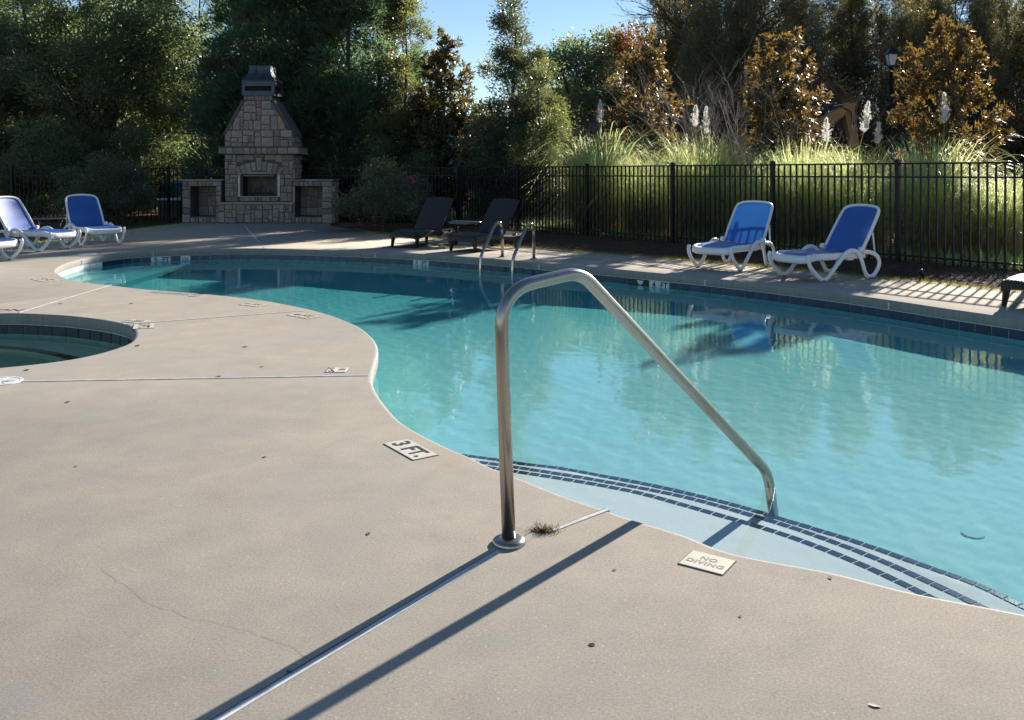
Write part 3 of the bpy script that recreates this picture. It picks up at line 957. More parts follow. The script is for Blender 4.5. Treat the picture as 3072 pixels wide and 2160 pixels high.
# painted words straight on the concrete
def painted(a, b, body, size, label, ink, sx=1.0):
    x = (b - a).normalized(); c = (a + b) / 2
    o = bpy.data.objects.new('painted_warning', text_mesh(body, size, ink, 0.01)); link(o)
    o.location = (c.x, c.y, 0.0015); o.rotation_euler = (0, 0, math.atan2(x.y, x.x)); o.scale = (sx, 1, 1)
    tag(o, label, 'pool sign', 'depth and warning markers on the deck'); return o


pa, pb = G(449, 876), G(588, 886)
pw = painted(pa, pa.lerp(pb, 0.86), 'NO DIVING', 0.17, 'faded blue NO DIVING words painted on the deck at the far pool edge', M['blue_ink'], 1.0)
pw.scale.x = (pa - pb).length * 0.84 / max(v.co.x for v in pw.data.vertices) / 2
m = MB(); c = pa.lerp(pb, 0.94); rr = 0.075
lc = pw.matrix_world
m.tube([(0.10 * math.cos(a), 0.09 * math.sin(a), 0) for a in [i * math.pi / 12 for i in range(25)]], 0.0035, 4)
m.tube([(-0.07, 0.06, 0), (0.07, -0.06, 0)], 0.003, 4)
o = m.build('prohibition_ring', M['blue_ink'], pw); o.location = (max(v.co.x for v in pw.data.vertices) + 0.16, 0, 0)
painted(G(-150, 932), G(40, 931), 'CAUTION', 0.17, 'dark letters ending in ON painted on the deck behind the spa', M['ink'])

# ------------------------------------------------------------------ round lids in the deck
lid_m = simple('lid_white', (0.66, 0.66, 0.64), 0.45, var=0.1, scale=12)
for (p, r_, lab) in ((G(0, 1144.5), 0.128, 'large round white skimmer lid at the end of the near white joint'), (G(262, 762), 0.135, 'flat round white lid on the far deck in front of the left loungers')):
    t = thing('skimmer_access_plate', lab, 'lid', p, 0, 'round white plates set in the deck')
    m = MB(); m.lathe([(0.0, 0.003), (r_ * 0.80, 0.003), (r_ * 0.82, 0.0005), (r_ * 0.85, 0.0005), (r_ * 0.87, 0.004), (r_, 0.004), (r_ + 0.003, -0.01)], 48); smooth_angle(m.build('lid_plate', lid_m, t), 20)
    m = MB(); m.box((0.02, -0.012, 0.0032), (0.06, -0.002, 0.0045)); m.build('finger_hole', M['soot'], t)
    m = MB()
    for k in range(8):
        a = k * math.pi / 4; m.tube([(r_ * 0.3 * math.cos(a), r_ * 0.3 * math.sin(a), 0.003), (r_ * 0.74 * math.cos(a), r_ * 0.74 * math.sin(a), 0.003)], 0.0022, 4)
    m.build('ribs', lid_m, t)
for p, lab in ((G(80, 1111), 'tiny steel cap in the deck between the spa and the near white joint'), (G(412.6, 1038), 'tiny steel cap in the deck right of the spa rim')):
    m = MB(); m.lathe([(0, 0.006), (0.014, 0.005), (0.018, 0.0)], 16); tag(m.build('deck_anchor', M['chrome'], None, True, loc=p), lab, 'cap', 'small steel caps in the deck')
p = G(1775, 1935)
m = MB(); m.lathe([(0.0, 0.0015), (0.005, 0.0015), (0.006, 0.001)], 14); h = m.build('anchor_hole', M['soot'], None, loc=p); tag(h, 'rusty round anchor hole in the near deck, below the NO DIVING tile', 'hole')
m = MB(); m.tube([(0.009 * math.cos(a), 0.008 * math.sin(a), 0.0005) for a in [i * math.pi / 8 for i in range(17)]], 0.0013, 5); m.build('rusty_ring', M['firebrick'], h)

# fallen leaves and bits on the concrete
leaf_m = simple('dry_leaf', (0.10, 0.06, 0.035), 0.8, var=0.4, scale=30)
pale_leaf = simple('pale_dry_leaf', (0.34, 0.27, 0.20), 0.7, var=0.3, scale=30)
dark_leaf = simple('dark_leaf', (0.06, 0.045, 0.034), 0.8, var=0.3, scale=30)
leaves = [(2624, 2117, 0.030, pale_leaf, 'pale curled leaf on the concrete in the bottom right corner'), (203, 1207, 0.036, dark_leaf, 'dark leaf on the deck just below the near white joint, far left'),
          (228, 1400, 0.018, dark_leaf, 'tiny dark leaf on the open deck at far left'), (1105, 1602, 0.024, dark_leaf, 'curled dark leaf on the deck left of the handrail foot'),
          (735, 1041, 0.045, dark_leaf, 'dark leaf in the middle of the deck between spa and pool'), (655, 1131, 0.05, dark_leaf, 'dark leaf lying against the near white joint'),
          (793, 1372, 0.022, dark_leaf, 'small dark leaf left of the 3 FT. tile'), (1843, 1711, 0.016, dark_leaf, 'small dark leaf on the deck left of the NO DIVING tile'),
          (868, 2018, 0.020, leaf_m, 'brown leaf caught beside the long white joint'), (785, 1101, 0.03, leaf_m, 'brown leaf left of the crossed-out diver tile'),
          (2490, 1735, 0.02, dark_leaf, 'small dark leaf near the pool edge at right'), (182, 911, 0.05, leaf_m, 'brown leaf on the deck below the far white joint'),
          (2220, 1850, 0.014, leaf_m, 'tiny brown speck of leaf on the deck at bottom right'), (395, 860 + 51, 0.05, leaf_m, 'brown leaf on the deck below the painted warning')]
for sx, sy, L, mt, lab in leaves:
    p = G(sx, sy); a = random.uniform(0, 3.1)
    m = MB()
    def lf(u, v, L=L):
        x = (u - 0.5) * L; w = 0.30 * L * math.sin(math.pi * min(1, max(0, u * 0.96 + 0.02))) ** 0.8
        y = (v - 0.5) * 2 * w
        return (x, y, 0.0015 + 0.10 * L * (u - 0.5) ** 2 * 1.4 + abs(v - 0.5) * w * 0.35)
    m.grid(lf, 6, 4); o = m.build('fallen_leaf', mt, None, True, loc=p); o.rotation_euler = (0, 0, a)
    tag(o, lab, 'leaf', 'fallen leaves on the deck')

# weed in the broken joint
p = G(1633, 1592); r = random.Random(5); V = []; F = []
for k in range(420):
    a = r.uniform(0, 6.28); d = abs(r.gauss(0, 0.022)); q = Vector((math.cos(a) * d * 1.5, math.sin(a) * d, 0))
    hh = r.uniform(0.004, 0.024); w = 0.0011; an = r.uniform(0, 6.28)
    le = Vector((math.cos(an), math.sin(an), 0)) * hh * 1.1; sd = Vector((-math.sin(an), math.cos(an), 0)) * w
    b = len(V); V += [tuple(q - sd), tuple(q + sd), tuple(q + le + Vector((0, 0, hh)))]; F.append((b, b + 1, b + 2))
w_ = thing('weed_tuft', 'small brown and green weed growing in the deck joint right of the handrail foot', 'weed', p)
link(bpy.data.objects.new('blades', np_mesh('blades', V, np.array(F), mat_leaf('moss', (0.05, 0.035, 0.012), (0.13, 0.10, 0.025), (0.2, 0.15, 0.03), 0.2, 0.6))), w_)
m = MB(); m.lathe([(0, 0.004), (0.03, 0.003), (0.045, 0.0005)], 11); o = m.build('soil_clump', M['dirt'], w_); o.scale = (1.1, 0.6, 1)

# ------------------------------------------------------------------ white and blue loungers
def build_lounger(label):
    t = thing('pool_lounger', label, 'lounger', group='white and blue pool loungers')
    prof = [(0.005, .325), (-.012, .27), (.035, .17), (.16, .055), (.235, .03), (.30, .045), (.38, .12), (.52, .27), (.60, .335), (.70, .362), (.80, .325), (.865, .22), (.94, .07), (1.01, .028), (1.09, .05), (1.165, .14), (1.175, .22), (1.12, .29), (1.02, .325), (.90, .335)]
    for s in (1, -1):
        pts = catmull([(x, s * (0.325 + (0.012 if 0.4 < x < 0.9 else 0)), z) for x, z in prof], 6)
        MB().tube(pts, 0.026, 10, flat=(0.80, 1.05), up=(0, 1, 0)).build('side_leg_frame', M['white_resin'], t, True)
        for fx in (0.225, 1.02):
            m = MB(); m.box((fx - 0.03, s * 0.325 - 0.02, 0.0), (fx + 0.035, s * 0.325 + 0.02, 0.03)); bevel(m.build('foot_pad', M['grey_rubber'], t), 0.005, 1)
    # seat rim: deep rounded lip round the foot end
    def rim(inset):
        pts = []
        for k in range(17):
            a = -math.pi / 2 + math.pi * k / 16
            ex = abs(math.cos(a)) ** 0.62; ey = math.copysign(abs(math.sin(a)) ** 0.45, math.sin(a))
            pts.append((0.14 - ex * (0.165 - inset), ey * (0.315 - inset)))
        return [(0.95, -(0.315 - inset))] + pts + [(0.95, 0.315 - inset)]
    def zt(x): return 0.335 - 0.035 * max(0, (0.20 - x) / 0.22) ** 2 + 0.012 * math.sin(max(0, x) * 3.2)
    ro, ri = rim(0.0), rim(0.042)
    m = MB(); n = len(ro)
    for (x, y) in ro: m.v.append((x, y, zt(x) - 0.010))
    for (x, y), (x2, y2) in zip(ro, ri): m.v.append((x * .75 + x2 * .25, y * .75 + y2 * .25, zt(x)))
    for (x, y) in ri: m.v.append((x, y, zt(x)))
    for (x, y) in ri: m.v.append((x, y, zt(x) - 0.04))
    for (x, y), (x2, y2) in zip(ro, ri): m.v.append((x * .5 + x2 * .5, y * .5 + y2 * .5, zt(x) - 0.088))
    for (x, y) in ro: m.v.append((x, y, zt(x) - 0.072))
    for k in range(6):
        for i in range(n - 1):
            a, b = k * n, ((k + 1) % 6) * n
            m.f.append((a + i, b + i, b + i + 1, a + i + 1))
    m.build('seat_frame', M['white_resin'], t, True)
    def seat(u, v):
        x0 = -0.0
        x = u * 0.93; hw = 0.285
        # follow the rounded foot end
        lim = 0.14 - abs(math.cos(math.asin(max(-1, min(1, (abs((v - .5) * 2)) ** (1 / .45)))))) ** 0.62 * 0.135
        x = lim + u * (0.93 - lim)
        return (x, (v - 0.5) * 2 * hw, zt(x) - 0.004 - 0.012 * (1 - (2 * v - 1) ** 2))
    MB().grid(seat, 14, 12).build('seat_sling', M['sling'], t, True)
    for yy in (-0.15, 0.15):
        MB().box((0.08, yy - 0.015, 0.255), (0.9, yy + 0.015, 0.275)).build('seat_stringer', M['white_resin'], t)
    MB().box((0.66, -0.30, 0.24), (0.76, 0.30, 0.275)).build('cross_beam', M['white_resin'], t)
    # back rest
    e = Vector((0.36, 0, 0.54)).normalized(); o0 = Vector((0.90, 0, 0.335)); L = 0.66
    def bp(s_, y, d=0.0): return o0 + e * s_ + Vector((0, y, 0)) + Vector((-e.z, 0, e.x)) * d
    def bow(y): return -0.03 * (1 - (y / 0.3) ** 2)
    outline = [(0.0, -0.295), (0.25, -0.297), (L - 0.13, -0.285), (L - 0.045, -0.262), (L - 0.008, -0.20), (L + 0.008, -0.1), (L + 0.012, 0.0)]
    outline = outline + [(a, -b) for a, b in reversed(outline[:-1])]
    path = [bp(a, b) for a, b in outline]
    path = catmull(path, 5)
    MB().tube(path, 0.024, 10, flat=(1.0, 0.75), up=(-e.z, 0, e.x)).build('back_frame', M['white_resin'], t, True)
    def back(u, v):
        s_ = u * (L - 0.0)
        hw = 0.29 if u < 0.7 else 0.29 - 0.085 * ((u - 0.7) / 0.3) ** 2.6
        y = (v - .5) * 2 * hw
        return bp(s_, y, 0.004 + bow(y) * math.sin(math.pi * (0.15 + 0.7 * u)))
    MB().grid(back, 14, 10).build('back_sling', M['sling'], t, True)
    for s in (1, -1):
        m = MB(); m.lathe([(0, 0.035), (0.03, 0.03), (0.036, 0.0), (0.03, -0.03), (0, -0.035)], 14, Matrix.Translation((0.885, s * 0.312, 0.365)) @ Matrix.Rotation(R(90), 4, 'X'))
        m.build('hinge_knob', M['white_resin'], t, True)
        MB().tube([bp(0.30, s * 0.30, -0.03), (1.14, s * 0.29, 0.31)], 0.012, 6).build('back_stay', M['white_resin'], t, True)
    return t


proto = build_lounger('white and blue lounger, right one of the pair by the pampas grass')
spots = [((3.37, 10.85), 27, None), ((2.65, 11.94), 47, 'white and blue lounger, left one of the pair by the pampas grass'),
         ((-7.27, 15.95), 134, 'white and blue lounger nearest the stone fireplace, beside the thin-legged table'),
         ((-7.52, 15.0), 164, 'middle white and blue lounger at left, its back cut by the frame edge'), ((-7.42, 12.98), 160, 'white and blue lounger at the left frame edge, only its foot end in view')]
for i, ((x, y), a, lab) in enumerate(spots):
    o = proto if i == 0 else dup(proto)
    o.location = (x, y, 0); o.rotation_euler = (0, 0, R(a))
    if lab: o['label'] = lab

# ------------------------------------------------------------------ dark wicker loungers
def build_wicker(label):
    t = thing('wicker_lounger', label, 'lounger', group='dark wicker loungers')
    def zs(x): return 0.262 + 0.030 * math.sin((x + 0.02) * 4.4) * min(1, x * 3) + 0.01
    def top(u, v):
        x = u * 1.42 - 0.03 * math.cos((v - .5) * math.pi); y = (v - .5) * 0.60 * (1 if u > 0.10 else 0.86 + 1.4 * u)
        edge = max(0, abs(v - .5) * 2 - 0.82) / 0.18
        return (x, y, zs(x) - 0.03 * edge ** 2 - (0.03 * (1 - u / 0.05) ** 2 if u < 0.05 else 0))
    MB().grid(top, 44, 16).build('seat', M['wicker'], t, True)
    for s in (1, -1):
        def side(u, v, s=s):
            x = u * 1.42; return (x, s * 0.300 * (1 if u > 0.10 else 0.86 + 1.4 * u), zs(x) - 0.03 - v * (0.095 - 0.03 * math.sin(math.pi * u)))
        MB().grid(side, 30, 2).build('side_apron', M['wicker'], t, True)
    for xx in (0.0, 1.41):
        MB().grid(lambda u, v: (xx - (0.03 * math.cos((u - .5) * math.pi) if xx == 0 else 0), (u - .5) * 0.53, zs(xx) - 0.03 - v * (0.085 - 0.03 * math.sin(math.pi * u))), 10, 2).build('end_apron', M['wicker'], t, True)
    e = Vector((0.42, 0, 0.56)).normalized(); o0 = Vector((0.80, 0, 0.275)); nn = Vector((-e.z, 0, e.x))
    def bk(u, v, d):
        y = (v - .5) * 0.585; s_ = u * 0.70 + (0.022 * (1 - (2 * v - 1) ** 2) if u > 0.98 else 0)
        return o0 + e * s_ + Vector((0, y, 0)) + nn * (d + 0.015 * math.sin(math.pi * u) - 0.012 * (2 * v - 1) ** 2)
    m = MB(); m.grid(lambda u, v: bk(u, v, 0.018), 24, 14); m.grid(lambda u, v: bk(u, 1 - v, -0.018), 24, 14)
    for v in (0, 1): m.grid(lambda a, b: bk(a, v, 0.018 - 0.036 * (b if v else 1 - b)), 24, 1)
    m.grid(lambda a, b: bk(1, a, 0.018 - 0.036 * (1 - b)), 14, 1)
    m.build('backrest', M['wicker'], t, True)
    for s in (1, -1):
        m = MB(); m.tube([o0 + e * 0.45 + Vector((0, s * 0.24, 0)), Vector((1.36, s * 0.24, 0.24))], 0.013, 6); m.build('back_stay', M['wicker'], t)
    for x in (0.085, 1.15):
        for s in (1, -1):
            m = MB(); m.tube([(x, s * 0.245, 0.25), (x, s * 0.255, 0.15), (x + (0.02 if x > 1 else -0.02), s * 0.268, 0.0)], [0.052, 0.042, 0.028], 8, flat=(1, 0.8)); m.build('leg', M['wicker'], t, True)
    return t


wk = build_wicker('dark brown wicker lounger left of the small wicker table')
for i, ((x, y), a, lab) in enumerate([((-1.92, 15.62), 62, None), ((-0.86, 14.80), 52, 'dark brown wicker lounger right of the small table, behind the ladder'), ((4.92, 8.50), 32, 'dark wicker lounger cut by the right frame edge')]):
    o = wk if i == 0 else dup(wk)
    o.location = (x, y, 0); o.rotation_euler = (0, 0, R(a))
    if lab: o['label'] = lab

# small tables
t = thing('side_table', 'low oval wicker table with a pale top between the two wicker loungers', 'table', (-0.86, 16.35, 0))
m = MB(); m.lathe([(0, 0.43), (0.29, 0.43), (0.312, 0.42), (0.31, 0.385), (0.29, 0.38)], 32); o = m.build('table_top', simple('table_glass', (0.10, 0.10, 0.10), 0.18), t, True)
for k in range(4):
    a = math.pi / 4 + k * math.pi / 2
    MB().tube([(0.24 * math.cos(a), 0.24 * math.sin(a), 0.39), (0.21 * math.cos(a), 0.21 * math.sin(a), 0.2), (0.25 * math.cos(a), 0.25 * math.sin(a), 0.0)], 0.024, 6).build('leg', M['wicker'], t, True)
MB().tube([(0.2 * math.cos(a), 0.2 * math.sin(a), 0.16) for a in [i * math.pi / 10 for i in range(21)]], 0.012, 6).build('brace', M['wicker'], t, True)

t = thing('side_table', 'square grey table on thin bent legs behind the left loungers', 'table', G(150, 722), R(12))
m = MB(); m.box((-0.31, -0.25, 0.42), (0.31, 0.25, 0.435)); bevel(m.build('table_top', simple('grey_laminate', (0.15, 0.145, 0.14), 0.3), t), 0.006)
for s in (1, -1):
    for q in (1, -1):
        MB().tube([(s * 0.28, q * 0.22, 0.42), (s * 0.24, q * 0.2, 0.3), (s * 0.27, q * 0.235, 0.0)], 0.009, 6).build('leg', M['chrome'], t, True)

# small black path light at the edge of the bed
t = thing('path_light', 'small dark spotlight tilted at the edge of the right bed', 'lamp', G(2771, 838) + Vector((0, 0, -0.03)))
MB().tube([(0, 0, 0), (0, 0, 0.09)], 0.008, 6).build('stake', M['black_metal'], t)
m = MB(); m.lathe([(0, 0), (0.022, 0.0), (0.036, 0.07), (0.03, 0.072), (0, 0.06)], 14, Matrix.Translation((-0.01, 0, 0.08)) @ Matrix.Rotation(R(-35), 4, 'Y')); m.build('lamp_head', M['black_metal'], t, True)

# ------------------------------------------------------------------ fences
def picket_mesh():
    m = MB(); m.box((-0.0115, -0.0115, 0.02), (0.0115, 0.0115, 1.475)); return m.mesh('picket', M['black_metal'])


PK = picket_mesh()
pm = MB(); pm.box((-0.032, -0.032, -0.06), (0.032, 0.032, 1.53)); pm.box((-0.037, -0.037, 1.53), (0.037, 0.037, 1.545)); pm.prism([(-.02, -.02), (.02, -.02), (.02, .02), (-.02, .02)], 1.545, 1.556)
PM = pm.mesh('post', M['black_metal'])


def fence(label, posts, skip=()):
    t = thing('metal_fence', label, 'fence', (0, 0, -0.04))
    for i, p in enumerate(posts):
        o = bpy.data.objects.new('post', PM); link(o, t); o.location = p
        nx = posts[min(i + 1, len(posts) - 1)] - posts[max(i - 1, 0)]; o.rotation_euler.z = math.atan2(nx.y, nx.x)
    for a, b in zip(posts, posts[1:]):
        d = b - a; L = d.length; ang = math.atan2(d.y, d.x)
        mx = Matrix.Translation(a) @ Matrix.Rotation(ang, 4, 'Z')
        for z in (1.475, 1.275, 0.10):
            m = MB(); m.box((0.031, -0.013, z), (L - 0.031, 0.013, z + 0.026)); o = m.build('rail', M['black_metal'], t); o.matrix_local = mx
        n = max(2, round(L / 0.118))
        for k in range(1, n):
            o = bpy.data.objects.new('picket', PK); link(o, t); o.location = a + d * (k / n); o.rotation_euler.z = ang


fr = [Vector((7.98, 10.42, 0)), Vector((7.0, 11.76, 0))] + [Vector((1.61 + 0.7345 * (19.1 - z), z, 0)) for z in (13.40, 15.23, 17.10, 19.10, 21.10)] + [Vector((-1.35, 23.1, 0))]
fence('black metal picket fence in front of the pampas grass along the right bed', fr)
fence('black metal picket fence under the dark trees behind the stone fireplace', [Vector((-1.42, 23.2, 0)), Vector((-3.2, 24.35, 0)), Vector((-5.0, 24.7, 0)), Vector((-7.3, 24.75, 0)), Vector((-9.45, 24.55, 0)), Vector((-11.6, 24.6, 0)), Vector((-13.8, 24.6, 0)), Vector((-16.0, 24.6, 0))])

# ------------------------------------------------------------------ stone fireplace
FP = thing('stone_fireplace', 'tall fieldstone fireplace with a metal chimney cap and two wood niches', 'fireplace', (-6.66, 23.35, 0))
fr_ = random.Random(11)


def split(x0, x1, z0, z1, amax, out, asp=2.6):
    w, h = x1 - x0, z1 - z0
    if w * h < amax * fr_.uniform(0.35, 1.7) and max(w / h, h / w) < asp or min(w, h) < 0.07:
        out.append((x0, x1, z0, z1)); return out
    f = fr_.choice([fr_.uniform(0.27, 0.42), fr_.uniform(0.58, 0.73)])
    if (w / h > 1.5) or (w / h > 0.75 and fr_.random() < 0.62):
        m = x0 + w * f; split(x0, m, z0, z1, amax, out, asp); split(m, x1, z0, z1, amax, out, asp)
    else:
        m = z0 + h * f; split(x0, x1, z0, m, amax, out, asp); split(x0, x1, m, z1, amax, out, asp)
    return out


def clip(poly, a, b, c):
    """keep the part of a polygon where a*x + b*z <= c"""
    out = []
    for i in range(len(poly)):
        p, q = poly[i - 1], poly[i]; dp, dq = a * p[0] + b * p[1] - c, a * q[0] + b * q[1] - c
        if (dp <= 0) != (dq <= 0):
            t = dp / (dp - dq); out.append((p[0] + (q[0] - p[0]) * t, p[1] + (q[1] - p[1]) * t))
        if dq <= 0: out.append(q)
    return out


def stone(poly, O, ux, uz, nrm, proud=None, parent=None, joint=0.0055):
    """one dressed stone: a polygon on a wall face, pushed out of it"""
    if len(poly) < 3: return
    A = sum(poly[i - 1][0] * poly[i][1] - poly[i][0] * poly[i - 1][1] for i in range(len(poly))) / 2
    if abs(A) < 0.0015: return
    if A < 0: poly = poly[::-1]
    cx = sum(p[0] for p in poly) / len(poly); cz = sum(p[1] for p in poly) / len(poly)
    def ins(p, d):
        v = Vector((p[0] - cx, p[1] - cz)); L = v.length
        return (p[0] - v.x / L * min(d * 1.35, L * .4), p[1] - v.y / L * min(d * 1.35, L * .4))
    pr = proud if proud is not None else fr_.uniform(0.016, 0.055)
    base = [ins(p, joint) for p in poly]; base = [(p[0] + fr_.uniform(-.004, .004), p[1] + fr_.uniform(-.004, .004)) for p in base]
    mid = [ins(p, 0.002) for p in base]; top = [ins(p, 0.016) for p in base]
    O, ux, uz, nrm = Vector(O), Vector(ux), Vector(uz), Vector(nrm)
    c3 = O + ux * cx + uz * cz
    m = MB(); n = len(poly)
    for lay, d in ((base, -0.012), (mid, pr * 0.6), (top, pr)):
        for p in lay:
            q = O + ux * p[0] + uz * p[1] + nrm * (d + fr_.uniform(-.003, .003)) - c3; m.v.append(tuple(q))
    q = O + ux * (cx + fr_.uniform(-.01, .01)) + uz * cz + nrm * (pr + fr_.uniform(0, .008)) - c3; m.v.append(tuple(q))
    for k in range(2):
        for i in range(n):
            j = (i + 1) % n; m.f.append((k * n + i, k * n + j, (k + 1) * n + j, (k + 1) * n + i))
    for i in range(n): m.f.append((2 * n + i, 2 * n + (i + 1) % n, 3 * n))
    o = m.build('stone', M['stone'], parent or FP); o.location = c3
    return o


def face(rects, O, ux=(1, 0, 0), uz=(0, 0, 1), nrm=(0, -1, 0), cuts=(), proud=None):
    for x0, x1, z0, z1 in rects:
        p = [(x0, z0), (x1, z0), (x1, z1), (x0, z1)]
        for a, b, c in cuts:
            p = clip(p, a, b, c)
            if len(p) < 3: break
        if len(p) >= 3: stone(p, O, ux, uz, nrm, proud)


X = (1, 0, 0); NX = (0, 1, 0)
# cores (mortar) that the stones sit on
core = MB()
core.box((-0.90, 0.14, 0.50), (-0.50, 1.0, 1.81)); core.box((0.51, 0.14, 0.50), (0.885, 1.0, 1.81)); core.box((-0.50, 0.14, 1.27), (0.51, 1.0, 1.81)); core.box((-0.50, 0.14, 0.50), (0.51, 1.0, 0.70)); core.box((-0.50, 0.72, 0.70), (0.51, 1.0, 1.27))
core.build('masonry_body', M['mortar'], FP)
MB().box((-0.98, -0.10, 0.0), (0.93, 0.9, 0.49)).build('hearth_base', M['mortar'], FP)
MB().box((-1.03, 0.02, 1.805), (1.06, 1.06, 1.99)).build('mantel_core', M['mortar'], FP)
m = MB()
lo = [(-0.90, 0.14), (0.885, 0.14), (0.885, 1.0), (-0.90, 1.0)]; hi = [(-0.40, 0.36), (0.355, 0.36), (0.355, 0.90), (-0.40, 0.90)]
def frus(m, zs, rings_):
    b = len(m.v)
    for z, rg in zip(zs, rings_): m.v += [(x, y, z) for x, y in rg]
    for k in range(len(zs) - 1):
        for i in range(4):
            j = (i + 1) % 4; m.f.append((b + 4 * k + i, b + 4 * k + j, b + 4 * k + 4 + j, b + 4 * k + 4 + i))
    m.f.append(tuple(b + 4 * (len(zs) - 1) + i for i in range(4)))
frus(m, [1.99, 2.32, 3.22, 3.34], [lo, lo, [(-0.40, 0.14), (0.355, 0.14), (0.355, 0.90), (-0.40, 0.90)], [(-0.40, 0.14), (0.355, 0.14), (0.355, 0.90), (-0.40, 0.90)]])
m.build('chimney_core', M['mortar'], FP)
# side slabs along the slopes of the hood
for s, x0, x1 in ((-1, -0.925, -0.425), (1, 0.91, 0.38)):
    m = MB(); n_ = Vector((0.9, 0, s * 0.5)).normalized()
    m.v = [(x0 - .03 * -s, 0.10, 2.31), (x0 + .05 * -s, 0.10, 2.31), (x1 + .05 * -s, 0.10, 3.225), (x1 - .03 * -s, 0.10, 3.225), (x0 - .03 * -s, 1.02, 2.31), (x0 + .05 * -s, 1.02, 2.31), (x1 + .05 * -s, 0.92, 3.225), (x1 - .03 * -s, 0.92, 3.225)]
    m.f = [(0, 1, 2, 3), (4, 7, 6, 5), (0, 3, 7, 4), (1, 5, 6, 2), (0, 4, 5, 1), (3, 2, 6, 7)]
    m.build('hood_edge', M['mortar'], FP)
# front of the hood and neck
cuts = [(-0.9, -0.5, 0.9 * 0.865 - 0.5 * 2.33), (0.9, 0.5 * 1.04, 0.9 * 0.85 + 0.52 * 2.33)]
face(split(-0.90, 0.885, 2.0, 2.44, 0.085, []), (0, 0.14, 0))
face(split(-0.86, 0.84, 2.44, 3.22, 0.085, []), (0, 0.14, 0), cuts=[(-0.90, 0.4995, -0.90 * -0.84 + 0.4995 * 2.36), (0.90, 0.531, 0.90 * 0.82 + 0.531 * 2.36)])
face(split(-0.40, 0.355, 3.225, 3.34, 0.02, []), (0, 0.14, 0))
face(split(0.14, 1.0, 2.0, 2.32, 0.045, []), (0.885, 0, 0), (0, 1, 0), (0, 0, 1), (1, 0, 0))
# mantel
xs = [-1.03]
while xs[-1] < 0.95: xs.append(xs[-1] + fr_.uniform(0.11, 0.28))
xs[-1] = 1.06
face([(a, b, 1.812, 1.985) for a, b in zip(xs, xs[1:])], (0, 0.02, 0), proud=0.028)
face([(0.02, 0.5, 1.812, 1.985), (0.5, 1.06, 1.812, 1.985)], (1.06, 0, 0), (0, 1, 0), (0, 0, 1), (1, 0, 0))
MB().box((-1.06, -0.02, 1.988), (1.09, 1.08, 2.012)).build('mantel_top', M['mortar'], FP)
# arch stones over the firebox, keystone in the middle
ac = Vector((0.005, 0.35)); r0, r1 = 1.015, 1.285
for k in range(9):
    a0, a1 = math.pi / 2 + 0.56 - k * 1.12 / 9, math.pi / 2 + 0.56 - (k + 1) * 1.12 / 9
    rt = r1 + (0.10 if k == 4 else fr_.uniform(-.03, .02))
    P = [(ac.x + r0 * math.cos(a0), ac.y + r0 * math.sin(a0)), (ac.x + rt * math.cos(a0), ac.y + rt * math.sin(a0)), (ac.x + rt * math.cos(a1), ac.y + rt * math.sin(a1)), (ac.x + r0 * math.cos(a1), ac.y + r0 * math.sin(a1))]
    stone(P, (0, 0.14, 0), X, (0, 0, 1), (0, -1, 0), 0.045)
# lens of stone under the arch
stone([(-0.50, 1.285), (0.51, 1.285), (0.28, 1.345), (0.0, 1.362), (-0.27, 1.345)], (0, 0.14, 0), X, (0, 0, 1), (0, -1, 0), 0.03)
for x0, x1 in ((-0.90, -0.555), (0.56, 0.885)):
    face(split(x0, x1, 0.56, 1.27, 0.040, []), (0, 0.14, 0))
face(split(-0.90, -0.60, 1.27, 1.80, 0.06, []) + split(0.61, 0.885, 1.27, 1.80, 0.06, []), (0, 0.14, 0))
for x0, x1, z0 in ((-0.60, -0.42, 1.60), (-0.42, -0.14, 1.655), (-0.14, 0.15, 1.745), (0.15, 0.43, 1.655), (0.43, 0.61, 1.60)):
    face([(x0, x1, z0, 1.80)], (0, 0.14, 0), proud=0.014)
face(split(-0.50, 0.51, 0.565, 0.685, 0.03, []), (0, 0.14, 0))
face(split(0.14, 1.0, 1.16, 1.80, 0.05, []), (0.885, 0, 0), (0, 1, 0), (0, 0, 1), (1, 0, 0))
# hearth
face(split(-0.98, 0.93, 0.01, 0.485, 0.042, []), (0, -0.10, 0))
face([(-0.10, 0.2, 0.02, 0.24), (-0.1, 0.2, 0.24, 0.48)], (0.93, 0, 0), (0, 1, 0), (0, 0, 1), (1, 0, 0))
xs = [-1.02, -0.32, 0.36, 0.97]
for a, b in zip(xs, xs[1:]):
    m = MB(); m.box((a + 0.004, -0.15, 0.49), (b - 0.004, 0.16, 0.552)); bevel(m.build('hearth_slab', M['stone'], FP), 0.012, 2)
# firebox: lining, metal surround, grate
m = MB(); m.box((-0.44, 0.60, 0.70), (0.45, 0.715, 1.265)); m.build('firebox_back', M['firebrick'], FP)
for x0, x1 in ((-0.495, -0.44), (0.45, 0.505)):
    MB().box((x0, 0.16, 0.70), (x1, 0.71, 1.265)).build('firebox_side', M['copper'], FP)
MB().box((-0.49, 0.14, 0.69), (0.50, 0.71, 0.705)).build('firebox_floor', M['soot'], FP)
tr = simple('steel_trim', (0.24, 0.235, 0.22), 0.35, 0.8)
MB().box((-0.545, 0.095, 0.70), (-0.485, 0.15, 1.27)).build('side_trim', tr, FP)
MB().box((0.495, 0.095, 0.70), (0.56, 0.15, 1.27)).build('side_trim', tr, FP)
MB().box((-0.545, 0.09, 0.685), (0.56, 0.16, 0.702)).build('sill_trim', tr, FP)
MB().box((-0.40, 0.10, 1.225), (0.40, 0.14, 1.262)).build('damper_plate', simple('rusty_plate', (0.20, 0.15, 0.09), 0.7), FP)
m = MB()
for k in range(5):
    x = -0.26 + k * 0.13
    m.tube([(x, 0.28, 0.90), (x, 0.28, 0.79), (x, 0.55, 0.77)], 0.009, 5)
